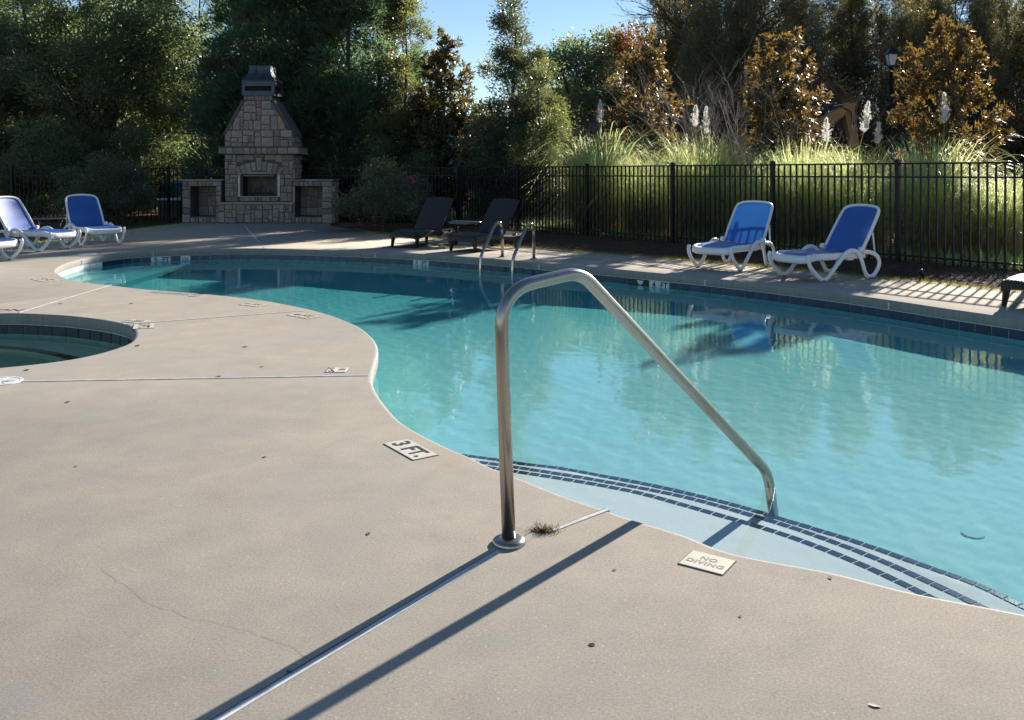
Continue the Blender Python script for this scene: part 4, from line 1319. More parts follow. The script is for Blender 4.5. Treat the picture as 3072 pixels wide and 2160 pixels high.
m.tube([(-0.3, 0.30, 0.785), (0.3, 0.30, 0.785)], 0.009, 5); m.tube([(-0.3, 0.5, 0.775), (0.3, 0.5, 0.775)], 0.009, 5)
for x in (-0.28, 0.28):
    for y in (0.3, 0.5): m.tube([(x, y, 0.78), (x, y, 0.70)], 0.009, 5)
m.build('log_grate', M['soot'], FP)
# wood niches on both sides
for x0, x1, o0_, o1_, yf in ((-1.98, -0.96, -1.765, -1.09, 0.04), (0.93, 1.97, 0.985, 1.70, -0.02)):
    m = MB(); m.box((x0, yf, 0.0), (o0_, yf + 0.72, 1.10)); m.box((o1_, yf, 0.0), (x1, yf + 0.72, 1.10)); m.box((o0_, yf, 0.965), (o1_, yf + 0.72, 1.10)); m.box((o0_, yf, 0.0), (o1_, yf + 0.72, 0.17))
    m.build('niche_walls', M['mortar'], FP)
    MB().box((o0_, yf + 0.60, 0.17), (o1_, yf + 0.70, 0.965)).build('niche_back', M['mortar'], FP)
    face(split(o0_, o1_, 0.175, 0.96, 0.07, []), (0, yf + 0.60, 0), proud=0.01)
    face(split(x0, o0_, 0.005, 0.965, 0.045, []) + split(o1_, x1, 0.005, 0.965, 0.045, []) + split(o0_, o1_, 0.01, 0.155, 0.03, []) + split(x0, x1, 0.965, 1.098, 0.03, []), (0, yf, 0))
    nn = 3; cs = [x0 - 0.03, x0 + 0.33, x0 + 0.68, x1 + 0.03]
    for a, b in zip(cs, cs[1:]):
        m = MB(); m.box((a + 0.003, yf - 0.05, 1.10), (b - 0.003, yf + 0.75, 1.148)); bevel(m.build('cap_slab', M['stone'], FP), 0.01, 2)
    if x0 > 0:
        face(split(yf, yf + 0.72, 0.005, 1.09, 0.03, []), (x1, 0, 0), (0, 1, 0), (0, 0, 1), (1, 0, 0))
# chimney cap in dark zinc
m = MB(); y0, y1 = 0.10, 0.94
def ringr(hw, z, cx=-0.012): return [(cx - hw, 0.52 - hw * 0.98, z), (cx + hw, 0.52 - hw * 0.98, z), (cx + hw, 0.52 + hw * 0.98, z), (cx - hw, 0.52 + hw * 0.98, z)]
cx = -0.012
for (xa, xb, za, zb) in ((-0.43, 0.43, 3.345, 3.475), (-0.43, 0.43, 3.60, 3.725)):
    m.box((cx + xa, 0.10, za), (cx + xb, 0.94, zb))
for x in (-0.43, 0.35):
    for y in (0.10, 0.86): m.box((cx + x, y, 3.475), (cx + x + 0.08, y + 0.08, 3.60))
m.build('cap_box', M['copper'], FP)
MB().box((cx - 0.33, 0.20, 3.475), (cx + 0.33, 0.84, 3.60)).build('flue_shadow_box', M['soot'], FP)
m = MB(); prof = [(0.445, 3.725), (0.445, 3.74), (0.40, 3.80), (0.345, 3.87), (0.305, 3.95), (0.285, 4.04), (0.275, 4.155)]
b = 0
for hw, z in prof: m.v += ringr(hw, z)
for k in range(len(prof) - 1):
    for i in range(4):
        j = (i + 1) % 4; m.f.append((4 * k + i, 4 * k + j, 4 * k + 4 + j, 4 * k + 4 + i))
m.f.append(tuple(4 * (len(prof) - 1) + i for i in range(4)))
m.build('cap_roof', M['copper'], FP)
for xx in (-0.42, 0.42):
    for f in (-0.33, 0.33):
        pass
for f in (-0.30, 0.30):
    MB().tube([(cx + f * hw / 0.3 * 0.32, 0.52 - hw * 0.98 - 0.004, z) for hw, z in prof], 0.009, 4).build('standing_seam', M['copper'], FP)

# ------------------------------------------------------------------ foliage tools
def unit(v): return v / np.maximum(1e-9, np.linalg.norm(v, axis=-1, keepdims=True))


def leaf_geo(C, D, L, Wd, r, fold=0.25, Nrm=None):
    """diamond leaves: base C, direction D, length L, width Wd"""
    n = len(C)
    rv = r.normal(size=(n, 3)) if Nrm is None else Nrm + 0.35 * r.normal(size=(n, 3))
    S = unit(np.cross(D, rv)); U_ = unit(np.cross(S, D))
    L = np.broadcast_to(L, (n,))[:, None]; Wd = np.broadcast_to(Wd, (n,))[:, None]
    mid = C + D * L * 0.45
    V = np.stack([C, mid - S * Wd * 0.5 + U_ * Wd * fold, C + D * L, mid + S * Wd * 0.5 + U_ * Wd * fold], 1).reshape(-1, 3)
    F = np.arange(n * 4).reshape(n, 4)
    return V, F


def lump(seed):
    r = np.random.default_rng(seed); ks = [(r.integers(1, 5), r.uniform(2, 9), r.uniform(0, 6.28), r.uniform(0.5, 1)) for _ in range(6)]
    def f(a, h): return sum(w * np.sin(k * a + m * h + p) for k, m, p, w in ks) / 3.0
    return f


def clumps(env, H, n, r, lumpy=0.3, seed=1, inner=0.45, h0=0.0):
    """clump centres in a crown whose radius at height fraction h is env(h)"""
    lf = lump(seed)
    h = r.uniform(0, 1, n * 3); w = env(h); keep = r.uniform(0, w.max(), len(h)) < w
    h = h[keep][:n]; a = r.uniform(0, 6.283, len(h))
    q = inner + (1 - inner) * r.uniform(0, 1, len(h)) ** 0.6
    rad = env(h) * q * (1 + lumpy * lf(a, h))
    return np.stack([rad * np.cos(a), rad * np.sin(a), h0 + h * H], 1), a, h


def crown_leaves(P, r, per, spread, L, Wd, out=0.5, up=0.1, axis_z=None, jit=0.35):
    """a cloud of leaves round every clump centre, pointing out from the trunk"""
    n = len(P); c = np.repeat(P, per, 0)
    off = r.normal(size=(n * per, 3)) * np.array([spread, spread, spread * 0.75])
    C = c + off
    o = unit(np.concatenate([C[:, :2], np.zeros((len(C), 1))], 1))
    D = unit(o * out + unit(off) * 0.6 + r.normal(size=C.shape) * jit + np.array([0, 0, up]))
    return C, D, L * r.uniform(0.7, 1.3, len(C)), Wd * r.uniform(0.75, 1.25, len(C))


def limb_mesh(name, H, rad, P, mat, r, n=22, base=0.12, lean=0.02, stems=1):
    m = MB()
    for s in range(stems):
        a0 = r.uniform(0, 6.28); b = Vector((0, 0, -0.1)) if stems == 1 else Vector((0.12 * math.cos(a0), 0.12 * math.sin(a0), -0.1))
        path = [b + Vector((lean * H * math.sin(k * .9 + a0) * (k / 7), lean * H * math.cos(k * 1.3 + a0) * (k / 7), H * k / 7 * 0.97)) for k in range(8)]
        m.tube(path, [rad * (1.15 if k == 0 else 1) * (1 - k / 7) ** 0.8 + 0.008 for k in range(8)], 8)
    idx = r.choice(len(P), min(n, len(P)), replace=False)
    for i in idx:
        p = Vector(P[i]); z0 = max(base * H, p.z - 0.55 * math.hypot(p.x, p.y) - 0.1 * H); z0 = min(z0, p.z * 0.95)
        st = Vector((0, 0, z0)); mid = st.lerp(p, 0.5) + Vector((0, 0, 0.06 * H * r.uniform(-.2, .6)))
        rr = rad * (1 - z0 / H) * 0.5 + 0.008
        m.tube([st, mid, p], [rr, rr * 0.6, 0.006], 5, cap=False)
    return m.mesh(name, mat, True)


def plant(name, label, cat, loc, parts, group=None, rz=0.0, sc=1.0):
    t = thing(name, label, cat, loc, rz, group); t.scale = (sc, sc, sc) if not hasattr(sc, '__len__') else sc
    for pn, me in parts:
        o = bpy.data.objects.new(pn, me); link(o, t)
    return t


def at(vx, Z, z=-0.06):
    """a place on the ground seen in column vx of the 2295-wide view, Z metres ahead"""
    return Vector(((vx / 0.7473 - CX) / FPX * Z, Z, z))


# ---- evergreens
def evergreen(seed, H, R0, n, per, L, Wd, spread, mat, shape, lumpy=0.3, inner=0.4, up=0.05, out=0.5, nl=26, h0=0.2, rad=0.12, jit=0.35, bark='bark', bough=0.55, rise=0.0):
    r = np.random.default_rng(seed)
    env = lambda h: R0 * shape(h)
    # boughs first, then leaf clumps over the outside of every bough
    nb = max(8, n // 11)
    B, a, h = clumps(env, H - h0, nb, r, lumpy, seed, inner + 0.12, h0)
    k = max(1, n // len(B)); bs = bough * r.uniform(0.65, 1.25, len(B))
    o_ = np.repeat(unit(np.stack([np.cos(a), np.sin(a), np.full(len(a), 0.35 + rise)], 1)), k, 0)
    d_ = unit(r.normal(size=(len(B) * k, 3)) + o_ * 0.7)
    q = np.repeat(bs, k)[:, None] * r.uniform(0.55, 1.0, (len(B) * k, 1))
    if rise > 0.4: d_ = unit(d_ * 0.45 + o_ * r.uniform(-1, 1.2, (len(B) * k, 1)))
    P = np.repeat(B, k, 0) + d_ * q * np.array([1, 1, 0.75 if rise <= 0.4 else 1.0])
    C, D, LL, WW = crown_leaves(P, r, per, spread, L, Wd, out, up, jit=jit)
    ok = C[:, 2] > 0.02
    V, F = leaf_geo(C[ok], D[ok], LL[ok], WW[ok], r)
    return [('crown', np_mesh('crown', V, F, M[mat])), ('trunk', limb_mesh('trunk', H, rad, P, M[bark], r, nl))]


round_ = lambda h: np.clip(np.sin(np.pi * np.clip(h * 0.80 + 0.17, 0, 1)), 0, 1) ** 0.6
cone_ = lambda h: np.clip(1.0 - h, 0.02, 1) ** 0.72 * np.clip(0.55 + h * 4, 0, 1)
colm_ = lambda h: np.clip(1.02 - h, 0.03, 1) ** 0.5 * np.clip(0.6 + h * 3, 0, 1)

EG = [evergreen(21, 8.6, 2.3, 620, 56, 0.13, 0.056, 0.19, 'holly', round_, 0.28, 0.35, nl=40, rad=0.14, bough=0.72, h0=0.9),
      evergreen(22, 8.0, 2.05, 560, 56, 0.13, 0.056, 0.19, 'holly', round_, 0.34, 0.35, nl=40, rad=0.14, bough=0.72, h0=0.9)]
for i, (vx, Z, k, sc, lab) in enumerate([(-95, 28.2, 1, 1.0, 'broad dark evergreen tree at the left frame edge'), (60, 29.2, 0, 1.0, 'broad dark evergreen behind the leftmost lounger'),
                                         (190, 27.6, 1, 0.98, 'broad dark evergreen behind the lounger nearest the fireplace'), (258, 28.6, 0, 0.92, 'broad dark evergreen left of the fence gap by the fireplace'),
                                         (455, 34.0, 1, 1.12, 'broad dark evergreen just left of the stone fireplace'), (10, 33.5, 1, 1.1, 'dark evergreen in the second row at far left'), (250, 34.0, 0, 1.08, 'dark evergreen in the second row, left of centre')]):
    plant('evergreen_tree', lab, 'tree', at(vx, Z), EG[k], 'broad evergreens behind the left fence', i * 1.3, sc)

LC = [evergreen(31, 9.8, 1.6, 700, 46, 0.22, 0.040, 0.15, 'cypress', cone_, 0.22, 0.30, up=0.55, out=0.9, nl=30, h0=0.1, jit=0.22, bough=0.75, rise=0.75),
      evergreen(32, 9.2, 1.5, 640, 46, 0.22, 0.040, 0.15, 'cypress', cone_, 0.25, 0.30, up=0.55, out=0.9, nl=30, h0=0.1, jit=0.22, bough=0.75, rise=0.75)]
for i, (vx, Z, k, sc, lab) in enumerate([(545, 27.8, 0, 1.0, 'tall feathery cypress behind the left end of the fireplace'), (600, 27.2, 1, 1.06, 'tall feathery cypress straight behind the chimney cap'),
                                         (690, 27.4, 0, 1.02, 'tall feathery cypress behind the right end of the fireplace'), (775, 27.0, 1, 1.0, 'tall feathery cypress between fireplace and the pale tree'),
                                         (850, 28.0, 0, 0.98, 'tall feathery cypress beside the open sky'), (560, 30.5, 1, 1.1, 'cypress in the second row behind the chimney'), (735, 30.5, 1, 1.1, 'cypress in the second row right of the chimney')]):
    plant('cypress_tree', lab, 'tree', at(vx, Z), LC[k], 'tall cypresses behind the fireplace', i * 2.1, (sc * 0.92, sc * 0.92, sc))

PL = evergreen(41, 7.3, 0.85, 380, 70, 0.095, 0.040, 0.13, 'light_leaf', colm_, 0.25, 0.3, up=0.2, nl=24, h0=0.3, rad=0.06, bough=0.34, rise=0.5)
plant('pale_tree', 'slender tree with small pale leaves at the left of the sky gap', 'tree', at(905, 26.0), PL)

narrow = lambda h: np.interp(h, [0, 0.1, 0.35, 0.55, 0.66, 0.72, 0.8, 0.92, 1.0], [0.65, 0.95, 1.0, 0.80, 0.52, 0.22, 0.24, 0.30, 0.10])
HT = evergreen(42, 6.75, 1.2, 760, 66, 0.085, 0.038, 0.12, 'shrub', narrow, 0.30, 0.25, up=0.35, nl=44, h0=0.1, rad=0.06, bough=0.36, rise=0.5)
plant('holly_tree', 'narrow tree with a thin wispy top rising into the sky gap', 'tree', at(1148, 25.0), HT)
OL = evergreen(43, 4.3, 0.72, 300, 70, 0.065, 0.026, 0.15, 'light_leaf', colm_, 0.3, 0.3, up=0.2, nl=20, h0=0.2, rad=0.05, bough=0.3, rise=0.3)
plant('olive_tree', 'short tree with glinting pale leaves right of the wispy-topped tree', 'tree', at(1212, 23.6), OL)


# ---- magnolias: rosettes of big glossy leaves, brown underneath
def magnolia(seed, H, R0, n, per, mat, L=0.185, Wd=0.070, shape=None, h0=0.35):
    r = np.random.default_rng(seed)
    env = lambda h: R0 * (shape(h) if shape else np.clip(np.sin(np.pi * np.clip(0.22 + 0.76 * h, 0, 1)), 0.05, 1) ** 0.75)
    B, ab, hb_ = clumps(env, H - h0, n // 9, r, 0.42, seed, 0.45, h0)
    P = np.repeat(B, 9, 0) + r.normal(size=(len(B) * 9, 3)) * 0.16
    a = np.arctan2(P[:, 1], P[:, 0])
    o = unit(np.stack([np.cos(a), np.sin(a), np.full(len(a), 0.75)], 1) + 0.35 * r.normal(size=(len(a), 3)))
    O = np.repeat(o, per, 0); rv = r.normal(size=O.shape); side = unit(np.cross(O, rv))
    ang = r.uniform(0.55, 1.35, len(O))[:, None]
    D = unit(O * np.cos(ang) + side * np.sin(ang) + np.array([0, 0, -0.10]))
    C = np.repeat(P, per, 0) + O * r.uniform(-0.10, 0.05, len(O))[:, None]
    LL = L * r.uniform(0.7, 1.2, len(C)); WW = Wd * r.uniform(0.8, 1.2, len(C))
    # the upper face of a leaf looks along the rosette's axis
    V, F = leaf_geo(C, D, LL, WW, r, 0.15, -O)
    return [('crown', np_mesh('crown', V, F, M[mat])), ('trunk', limb_mesh('trunk', H, 0.06, P, M['bark'], r, 46))]


MG = [magnolia(51, 5.0, 0.86, 1150, 12, 'magnolia', 0.15, 0.058, lambda h: np.interp(h, [0, .2, .45, .7, .9, 1], [.75, 1, .95, .62, .38, .16])), magnolia(52, 4.55, 0.86, 1050, 12, 'magnolia', 0.15, 0.058, lambda h: np.interp(h, [0, .2, .4, .6, .75, .92, 1], [.9, 1, .72, .80, .80, .62, .25])), magnolia(53, 5.2, 1.05, 1600, 12, 'magnolia_green', 0.15, 0.055, lambda h: np.interp(h, [0, .25, .5, .75, .9, 1], [.8, 1, .9, .66, .45, .2])), magnolia(54, 4.6, 1.0, 1200, 12, 'magnolia', 0.15, 0.058, lambda h: np.interp(h, [0, .2, .45, .65, .85, 1], [.85, .8, 1, .95, .78, .3]))]
for (vx, Z, k, sc, lab, rz) in [(993, 25.6, 2, 1.0, 'magnolia with dark green glossy leaves left of the wispy-topped tree', 0.0),
                                (1440, 23.2, 0, 1.0, 'brown-leaved magnolia at the left end of the pampas grass', 1.0), (1752, 20.3, 1, (0.98, 0.98, 0.985), 'brown-leaved magnolia between the bare shrub and the excavator', 2.2),
                                (2122, 18.2, 3, (0.80, 0.80, 0.955), 'brown-leaved magnolia right of the lamp post', 4.0)]:
    plant('magnolia_tree', lab, 'tree', at(vx, Z), MG[k], 'magnolias along the pool fence', rz, sc)


# ---- bare shrubs and trees
def bare(seed, H, stems, spread, r0, depth=4, mat='pale_bark', kids=3):
    r = random.Random(seed); m = MB()
    def grow(p, d, L, rad, k):
        n = 4; path = [p]; q = p
        for i in range(n):
            d = (d + Vector((r.gauss(0, .10), r.gauss(0, .10), r.gauss(0.05, .07)))).normalized(); q = q + d * L / n; path.append(q)
        m.tube(path, [rad * (1 - .45 * i / n) for i in range(n + 1)], 5 if k > 1 else 3, cap=False)
        if k == 0: return
        for c in range(kids + (1 if k == depth else 0)):
            f = r.uniform(0.35, 1.0); i = min(n - 1, int(f * n)); bp_ = path[i].lerp(path[i + 1], f * n - i) if f < 1 else path[-1]
            ax = Vector((r.gauss(0, 1), r.gauss(0, 1), r.gauss(0, .5))); ax = (ax - d * ax.dot(d)).normalized()
            nd = (d * math.cos(0.5) + ax * math.sin(r.uniform(0.3, 0.7))).normalized()
            grow(bp_, nd, L * r.uniform(0.5, 0.75), rad * 0.52, k - 1)
    for s in range(stems):
        a = 6.283 * s / stems + r.uniform(-.3, .3); d = Vector((math.cos(a) * spread, math.sin(a) * spread, 1)).normalized()
        grow(Vector((0.08 * math.cos(a), 0.08 * math.sin(a), -0.1)), d, H * 0.50 * r.uniform(.8, 1.1), r0, depth)
    return [('branches', m.mesh('branches', M[mat], True))]


BS = [bare(61, 4.6, 7, 0.55, 0.026), bare(62, 3.4, 6, 0.75, 0.018)]
plant('bare_shrub', 'tall leafless shrub with fanned grey twigs between two brown magnolias', 'shrub', at(1628, 21.2), BS[0], 'leafless shrubs behind the pampas grass')
plant('bare_shrub', 'lower leafless shrub with spreading twigs left of the excavator', 'shrub', at(1735, 19.0), BS[1], 'leafless shrubs behind the pampas grass', 1.0)
plant('bare_shrub', 'leafless pale shrub between the olive tree and the left brown magnolia', 'shrub', at(1300, 27.0), BS[0], 'leafless shrubs behind the pampas grass', 2.0, (0.75, 0.75, 0.86))
BT = bare(63, 13.5, 1, 0.05, 0.17, 5, 'pine_bark', 3)
for vx, Z, rz, sc, lab in [(1562, 46, 0, 1.02, 'tall bare tree against the sky at the left end of the pine wood'), (1600, 49, 2, 1.1, 'tall bare tree beside the first pines of the wood'), (1650, 52, 4, 1.1, 'tall bare tree among the pines behind the bare shrub'), (1500, 58, 1, 0.9, 'bare tree above the brown autumn tree')]:
    plant('bare_tree', lab, 'tree', at(vx, Z), BT, 'leafless trees at the edge of the wood', rz, sc)


# ---- far trees and the pine wood
def pine(seed, H, crown0, n, per, R0, lw=0.05):
    r = np.random.default_rng(seed)
    env = lambda h: R0 * np.clip(1.05 - h, 0.08, 1) ** 0.6 * np.clip(0.45 + 1.6 * h, 0, 1)
    P, a, h = clumps(env, H - crown0, n, r, 0.4, seed, 0.25, crown0)
    C = np.repeat(P, per, 0) + r.normal(size=(len(P) * per, 3)) * 0.22
    D = unit(r.normal(size=C.shape) + np.array([0, 0, 0.5]))
    V, F = leaf_geo(C, D, 0.34 * r.uniform(.7, 1.3, len(C)), lw * r.uniform(.7, 1.3, len(C)), r)
    return [('crown', np_mesh('crown', V, F, M['needle'])), ('trunk', limb_mesh('trunk', H, 0.17, P, M['pine_bark'], r, 40, lean=0.006))]


PN = [pine(71, 16.0, 4.0, 300, 44, 2.3), pine(72, 14.5, 1.0, 330, 44, 2.1), pine(73, 17.0, 7.0, 240, 44, 2.5)]
rp = random.Random(9)
spots = []
for row, (Z0, step) in enumerate([(44, 2.7), (49, 2.6), (54, 2.7), (60, 3.0)]):
    x = Z0 * (0.215 if row < 2 else 0.165)
    while x < Z0 * 0.80:
        spots.append((x + rp.uniform(-.8, .8), Z0 + rp.uniform(-1.8, 1.8) - 0.10 * (x - 8))); x += step
for i, (x, y) in enumerate(spots):
    k = rp.choice([0, 1, 1, 2]); sc = rp.uniform(0.82, 1.06)
    sc = min(sc, ((y - 19.5) if x > 0.34 * y else (y - 17.5)) * 0.44 / (16.0, 14.5, 17.0)[k])     # pines scaled down so the low sun clears the wood, front rows most
    plant('pine_tree', 'tall dark pine in the dense wood behind the pampas grass', 'tree', (x, y, -0.06), PN[k], 'pines of the wood', rp.uniform(0, 6.28), sc)

SCB = [evergreen(81, 3.6, 1.7, 170, 50, 0.17, 0.07, 0.36, 'scrub', round_, 0.4, 0.3, nl=20, h0=0.1, rad=0.04), evergreen(82, 5.4, 1.9, 200, 50, 0.17, 0.07, 0.40, 'scrub', round_, 0.4, 0.3, nl=24, h0=0.3, rad=0.05)]
for i in range(34):
    f = i / 33; Z = 41 + 6 * (i % 3) + rp.uniform(-1, 1); x = Z * (0.16 + 0.62 * f)
    plant('understory_shrub', 'brown tangled shrub at the foot of the pine wood', 'shrub', (x, Z, -0.06), SCB[i % 2], 'undergrowth of the wood', rp.uniform(0, 6.28), rp.uniform(0.8, 1.15))

HW = [evergreen(91, 9.5, 3.0, 300, 60, 0.22, 0.11, 0.45, 'holly', round_, 0.4, 0.4, nl=30, h0=1.2, rad=0.18), evergreen(92, 10.5, 3.0, 260, 50, 0.22, 0.12, 0.45, 'autumn', round_, 0.45, 0.4, nl=40, h0=1.5, rad=0.18)]
for vx, Z, k, sc, lab in [(1285, 62, 0, 1.10, 'rounded dark tree at the left end of the far tree line'), (1345, 66, 0, 1.18, 'rounded dark tree in the middle of the far tree line'), (1395, 70, 1, 1.12, 'rust-brown autumn tree rising over the far tree line'), (1440, 64, 1, 1.10, 'second rust-brown tree behind the left brown magnolia'),
                          (1500, 66, 1, 1.12, 'brown autumn tree left of the tall bare trees'), (1238, 72, 0, 1.0, 'low dark tree behind the olive tree'), (1545, 62, 0, 1.15, 'dark rounded tree beneath the tall bare trees'), (1100, 95, 0, 0.60, 'small far tree in the sky gap'), (1030, 95, 0, 0.55, 'small far tree beside the grey house')]:
    plant('far_tree', lab, 'tree', at(vx, Z), HW[k], 'trees of the far tree line', vx * 0.37, sc)
for i, (vx, Z) in enumerate([(-60, 50), (60, 54), (170, 50), (290, 55), (400, 52), (500, 56), (620, 52), (740, 56), (850, 54)]):
    plant('far_tree', 'dark tree glimpsed far behind the left evergreens', 'tree', at(vx, Z), HW[0], 'far trees behind the left evergreens', i * 1.1, 0.62)

# ---- shrubs along the fence
SH = [evergreen(101, 1.7, 0.85, 170, 64, 0.055, 0.030, 0.13, 'shrub', round_, 0.35, 0.3, nl=26, h0=0.15, rad=0.018, out=0.4, bough=0.28), evergreen(102, 2.3, 1.1, 190, 64, 0.075, 0.036, 0.16, 'holly', round_, 0.35, 0.3, nl=26, h0=0.05, rad=0.022, out=0.4, bough=0.28)]
for vx, Z, k, sc, rz, lab in [(250, 22.6, 0, 1.0, 0.4, 'grey-green shrub right behind the lounger nearest the fireplace'), (292, 23.2, 0, 0.76, 1.9, 'grey-green shrub left of the fireplace, beside the fence post'), (195, 23.4, 0, 0.9, 2.9, 'grey-green shrub behind the thin-legged table'),
                              (930, 22.6, 0, 0.72, 4.0, 'small shrub behind the left wicker lounger')]:
    plant('garden_shrub', lab, 'shrub', at(vx, Z), SH[k], 'shrubs inside the fence', rz, sc)
for i, (vx, Z, lab) in enumerate([(-10, 26.2, 'dark hedge shrub behind the fence at the left frame edge'), (70, 26.4, 'dark hedge shrub behind the fence, over the middle left lounger'), (150, 26.2, 'dark hedge shrub behind the fence, over the thin-legged table'),
                                  (230, 26.6, 'dark hedge shrub behind the fence, right of the lounger nearest the fireplace'), (700, 26.2, 'dark hedge shrub behind the right end of the fireplace'), (770, 26.4, 'dark hedge shrub behind the fence between fireplace and rose bush'),
                                  (835, 26.0, 'dark hedge shrub straight behind the rose bush'), (900, 25.6, 'dark hedge shrub behind the fence, between rose bush and left wicker lounger'), (965, 25.2, 'dark hedge shrub behind the back of the left wicker lounger'), (1120, 25.0, 'dark hedge shrub behind the back of the right wicker lounger')]):
    plant('hedge_shrub', lab, 'shrub', at(vx, Z), SH[1], 'shrubs behind the left fence', i * 0.9, 0.75 + 0.3 * ((i * 7) % 5) / 5)
rose = plant('rose_bush', 'rounded rose bush with a few pink flowers left of the wicker loungers', 'shrub', at(858, 20.4), SH[0], None, 0.8, (0.98, 0.98, 0.90))
r = np.random.default_rng(5)
for (x, y, z) in ((0.24, -0.72, 1.42), (0.40, -0.60, 1.36), (0.31, -0.70, 1.27), (0.05, -0.75, 1.52), (0.55, -0.50, 1.30)):
    C = np.repeat(np.array([[0.0, 0, 0]]), 16, 0); D = unit(r.normal(size=(16, 3)) + np.array([0, -0.5, 0.4]))
    V, F = leaf_geo(C, D, 0.045, 0.045, r); o = bpy.data.objects.new('flower', np_mesh('flower', V, F, M['petal'])); link(o, rose); o.location = (x, y, z)


# ---- pampas grass
def blades(seed, n, H, reach, w, spread, droop=0.55, seg=7):
    r = np.random.default_rng(seed)
    a = r.uniform(0, 6.283, n); q = spread * r.uniform(0, 1, n) ** 0.6
    b = np.stack([q * np.cos(a), q * np.sin(a), np.full(n, -0.05)], 1)
    aa = a + r.normal(0, 0.7, n); d = np.stack([np.cos(aa), np.sin(aa), np.zeros(n)], 1)
    h = H * r.uniform(0.32, 1.0, n); re = reach * r.uniform(0.15, 1.0, n) ** 1.1
    p1 = b + d * (re * 0.28)[:, None] + np.stack([np.zeros(n), np.zeros(n), h * 1.28], 1)
    p2 = b + d * re[:, None] + np.stack([np.zeros(n), np.zeros(n), h * (1.0 - droop * r.uniform(0.0, 1.0, n) * (re / reach))], 1)
    t = np.linspace(0, 1, seg + 1)[None, :, None]
    c = b[:, None] * (1 - t) ** 2 + p1[:, None] * 2 * t * (1 - t) + p2[:, None] * t ** 2
    yaw = aa + r.normal(0, 0.9, n)
    sd = np.stack([-np.sin(yaw), np.cos(yaw), r.normal(0, 0.2, n)], 1)[:, None] * (w * r.uniform(0.6, 1.2, n))[:, None, None] * np.clip(1.05 - t, 0.06, 1) ** 0.6
    V = np.concatenate([c - sd, c + sd], 1)      # n, 2(seg+1), 3
    k = seg + 1; base = (np.arange(n) * 2 * k)[:, None]; i = np.arange(seg)[None]
    F = np.stack([base + i, base + k + i, base + k + i + 1, base + i + 1], -1).reshape(-1, 4)
    return V.reshape(-1, 3), F


def bl(name, mat, *a, **k): V, F = blades(*a, **k); return np_mesh(name, V, F, M[mat])


PG = [[('pale_leaves', bl('pale_leaves', 'blade_pale', 115, 420, 2.1, 1.55, 0.0062, 0.40, droop=0.9)), ('leaf_fountain', bl('leaf_fountain', 'blade', 111, 1350, 2.05, 1.45, 0.0066, 0.42, droop=0.85)), ('dry_leaves', bl('dry_leaves', 'straw', 112, 1500, 1.25, 1.0, 0.0055, 0.55, droop=1.2))],
      [('pale_leaves', bl('pale_leaves', 'blade_pale', 116, 420, 2.0, 1.75, 0.0062, 0.40, droop=1.0)), ('leaf_fountain', bl('leaf_fountain', 'blade', 113, 1250, 1.95, 1.6, 0.0066, 0.40, droop=0.95)), ('dry_leaves', bl('dry_leaves', 'straw', 114, 1500, 1.1, 1.05, 0.0055, 0.5, droop=1.2))]]


def plume_mesh(seed, L, W_):
    """a feathery flower head: side tufts of fine hairs along a stem"""
    r = np.random.default_rng(seed); nt, per = 64, 46
    t = (np.arange(nt) + r.uniform(0, 1, nt)) / nt; a = r.uniform(0, 6.283, nt)
    env = np.interp(t, [0, 0.10, 0.32, 0.7, 1], [0.45, 0.9, 1.0, 0.6, 0.15]) * r.uniform(0.55, 1.35, nt)
    d = np.stack([np.cos(a), np.sin(a), 0.9 + 1.5 * t], 1); d = unit(d)
    ln = W_ * 1.5 * env
    s_ = r.uniform(0.0, 1.0, (nt, per))
    base = np.stack([0 * t, 0 * t, t * L * 0.9], 1)
    C = base[:, None] + d[:, None] * (s_ * ln[:, None])[..., None] + np.array([0, 0, -0.25]) * ((s_ ** 2) * ln[:, None])[..., None]
    D = unit(d[:, None] * 0.8 + r.normal(size=(nt, per, 3)) * 0.50 + np.array([0, 0, 0.15]))
    C = C.reshape(-1, 3); D = D.reshape(-1, 3)
    V, F = leaf_geo(C, D, r.uniform(0.02, 0.055, len(C)), 0.0030, r)
    return np_mesh('plume', V, F, M['plume'])


PMS = [plume_mesh(121, 0.42, 0.085), plume_mesh(122, 0.50, 0.085), plume_mesh(123, 0.36, 0.065)]


def plume(parent, vx, vy_top, vy_bot, Z, k, lean=0.0):
    """a flower plume standing in a grass clump"""
    x = (vx / 0.7473 - CX) / FPX * Z; zt = EYE - (vy_top / 0.7473 - HZ) * Z / FPX; zb = EYE - (vy_bot / 0.7473 - HZ) * Z / FPX
    L = zt - zb; base = {0: 0.42, 1: 0.50, 2: 0.36}[k]
    st = MB(); loc = Vector((x, Z, zb)) - parent.location
    inv = Matrix.Rotation(-parent.rotation_euler.z, 4, 'Z'); loc = inv @ loc
    loc = Vector((loc.x / parent.scale.x, loc.y / parent.scale.y, loc.z / parent.scale.z))
    st.tube([(loc.x * 0.3, loc.y * 0.3, 0), (loc.x * 0.8, loc.y * 0.8, loc.z * 0.6), tuple(loc)], [0.010, 0.009, 0.007], 5); s_ = st.build('stalk', M['straw'], parent)
    o = bpy.data.objects.new('plume', PMS[k]); link(o, s_); o.location = loc
    o.scale = (1 / parent.scale.x, 1 / parent.scale.y, L / base / parent.scale.z); o.rotation_euler = (0, lean, 0)


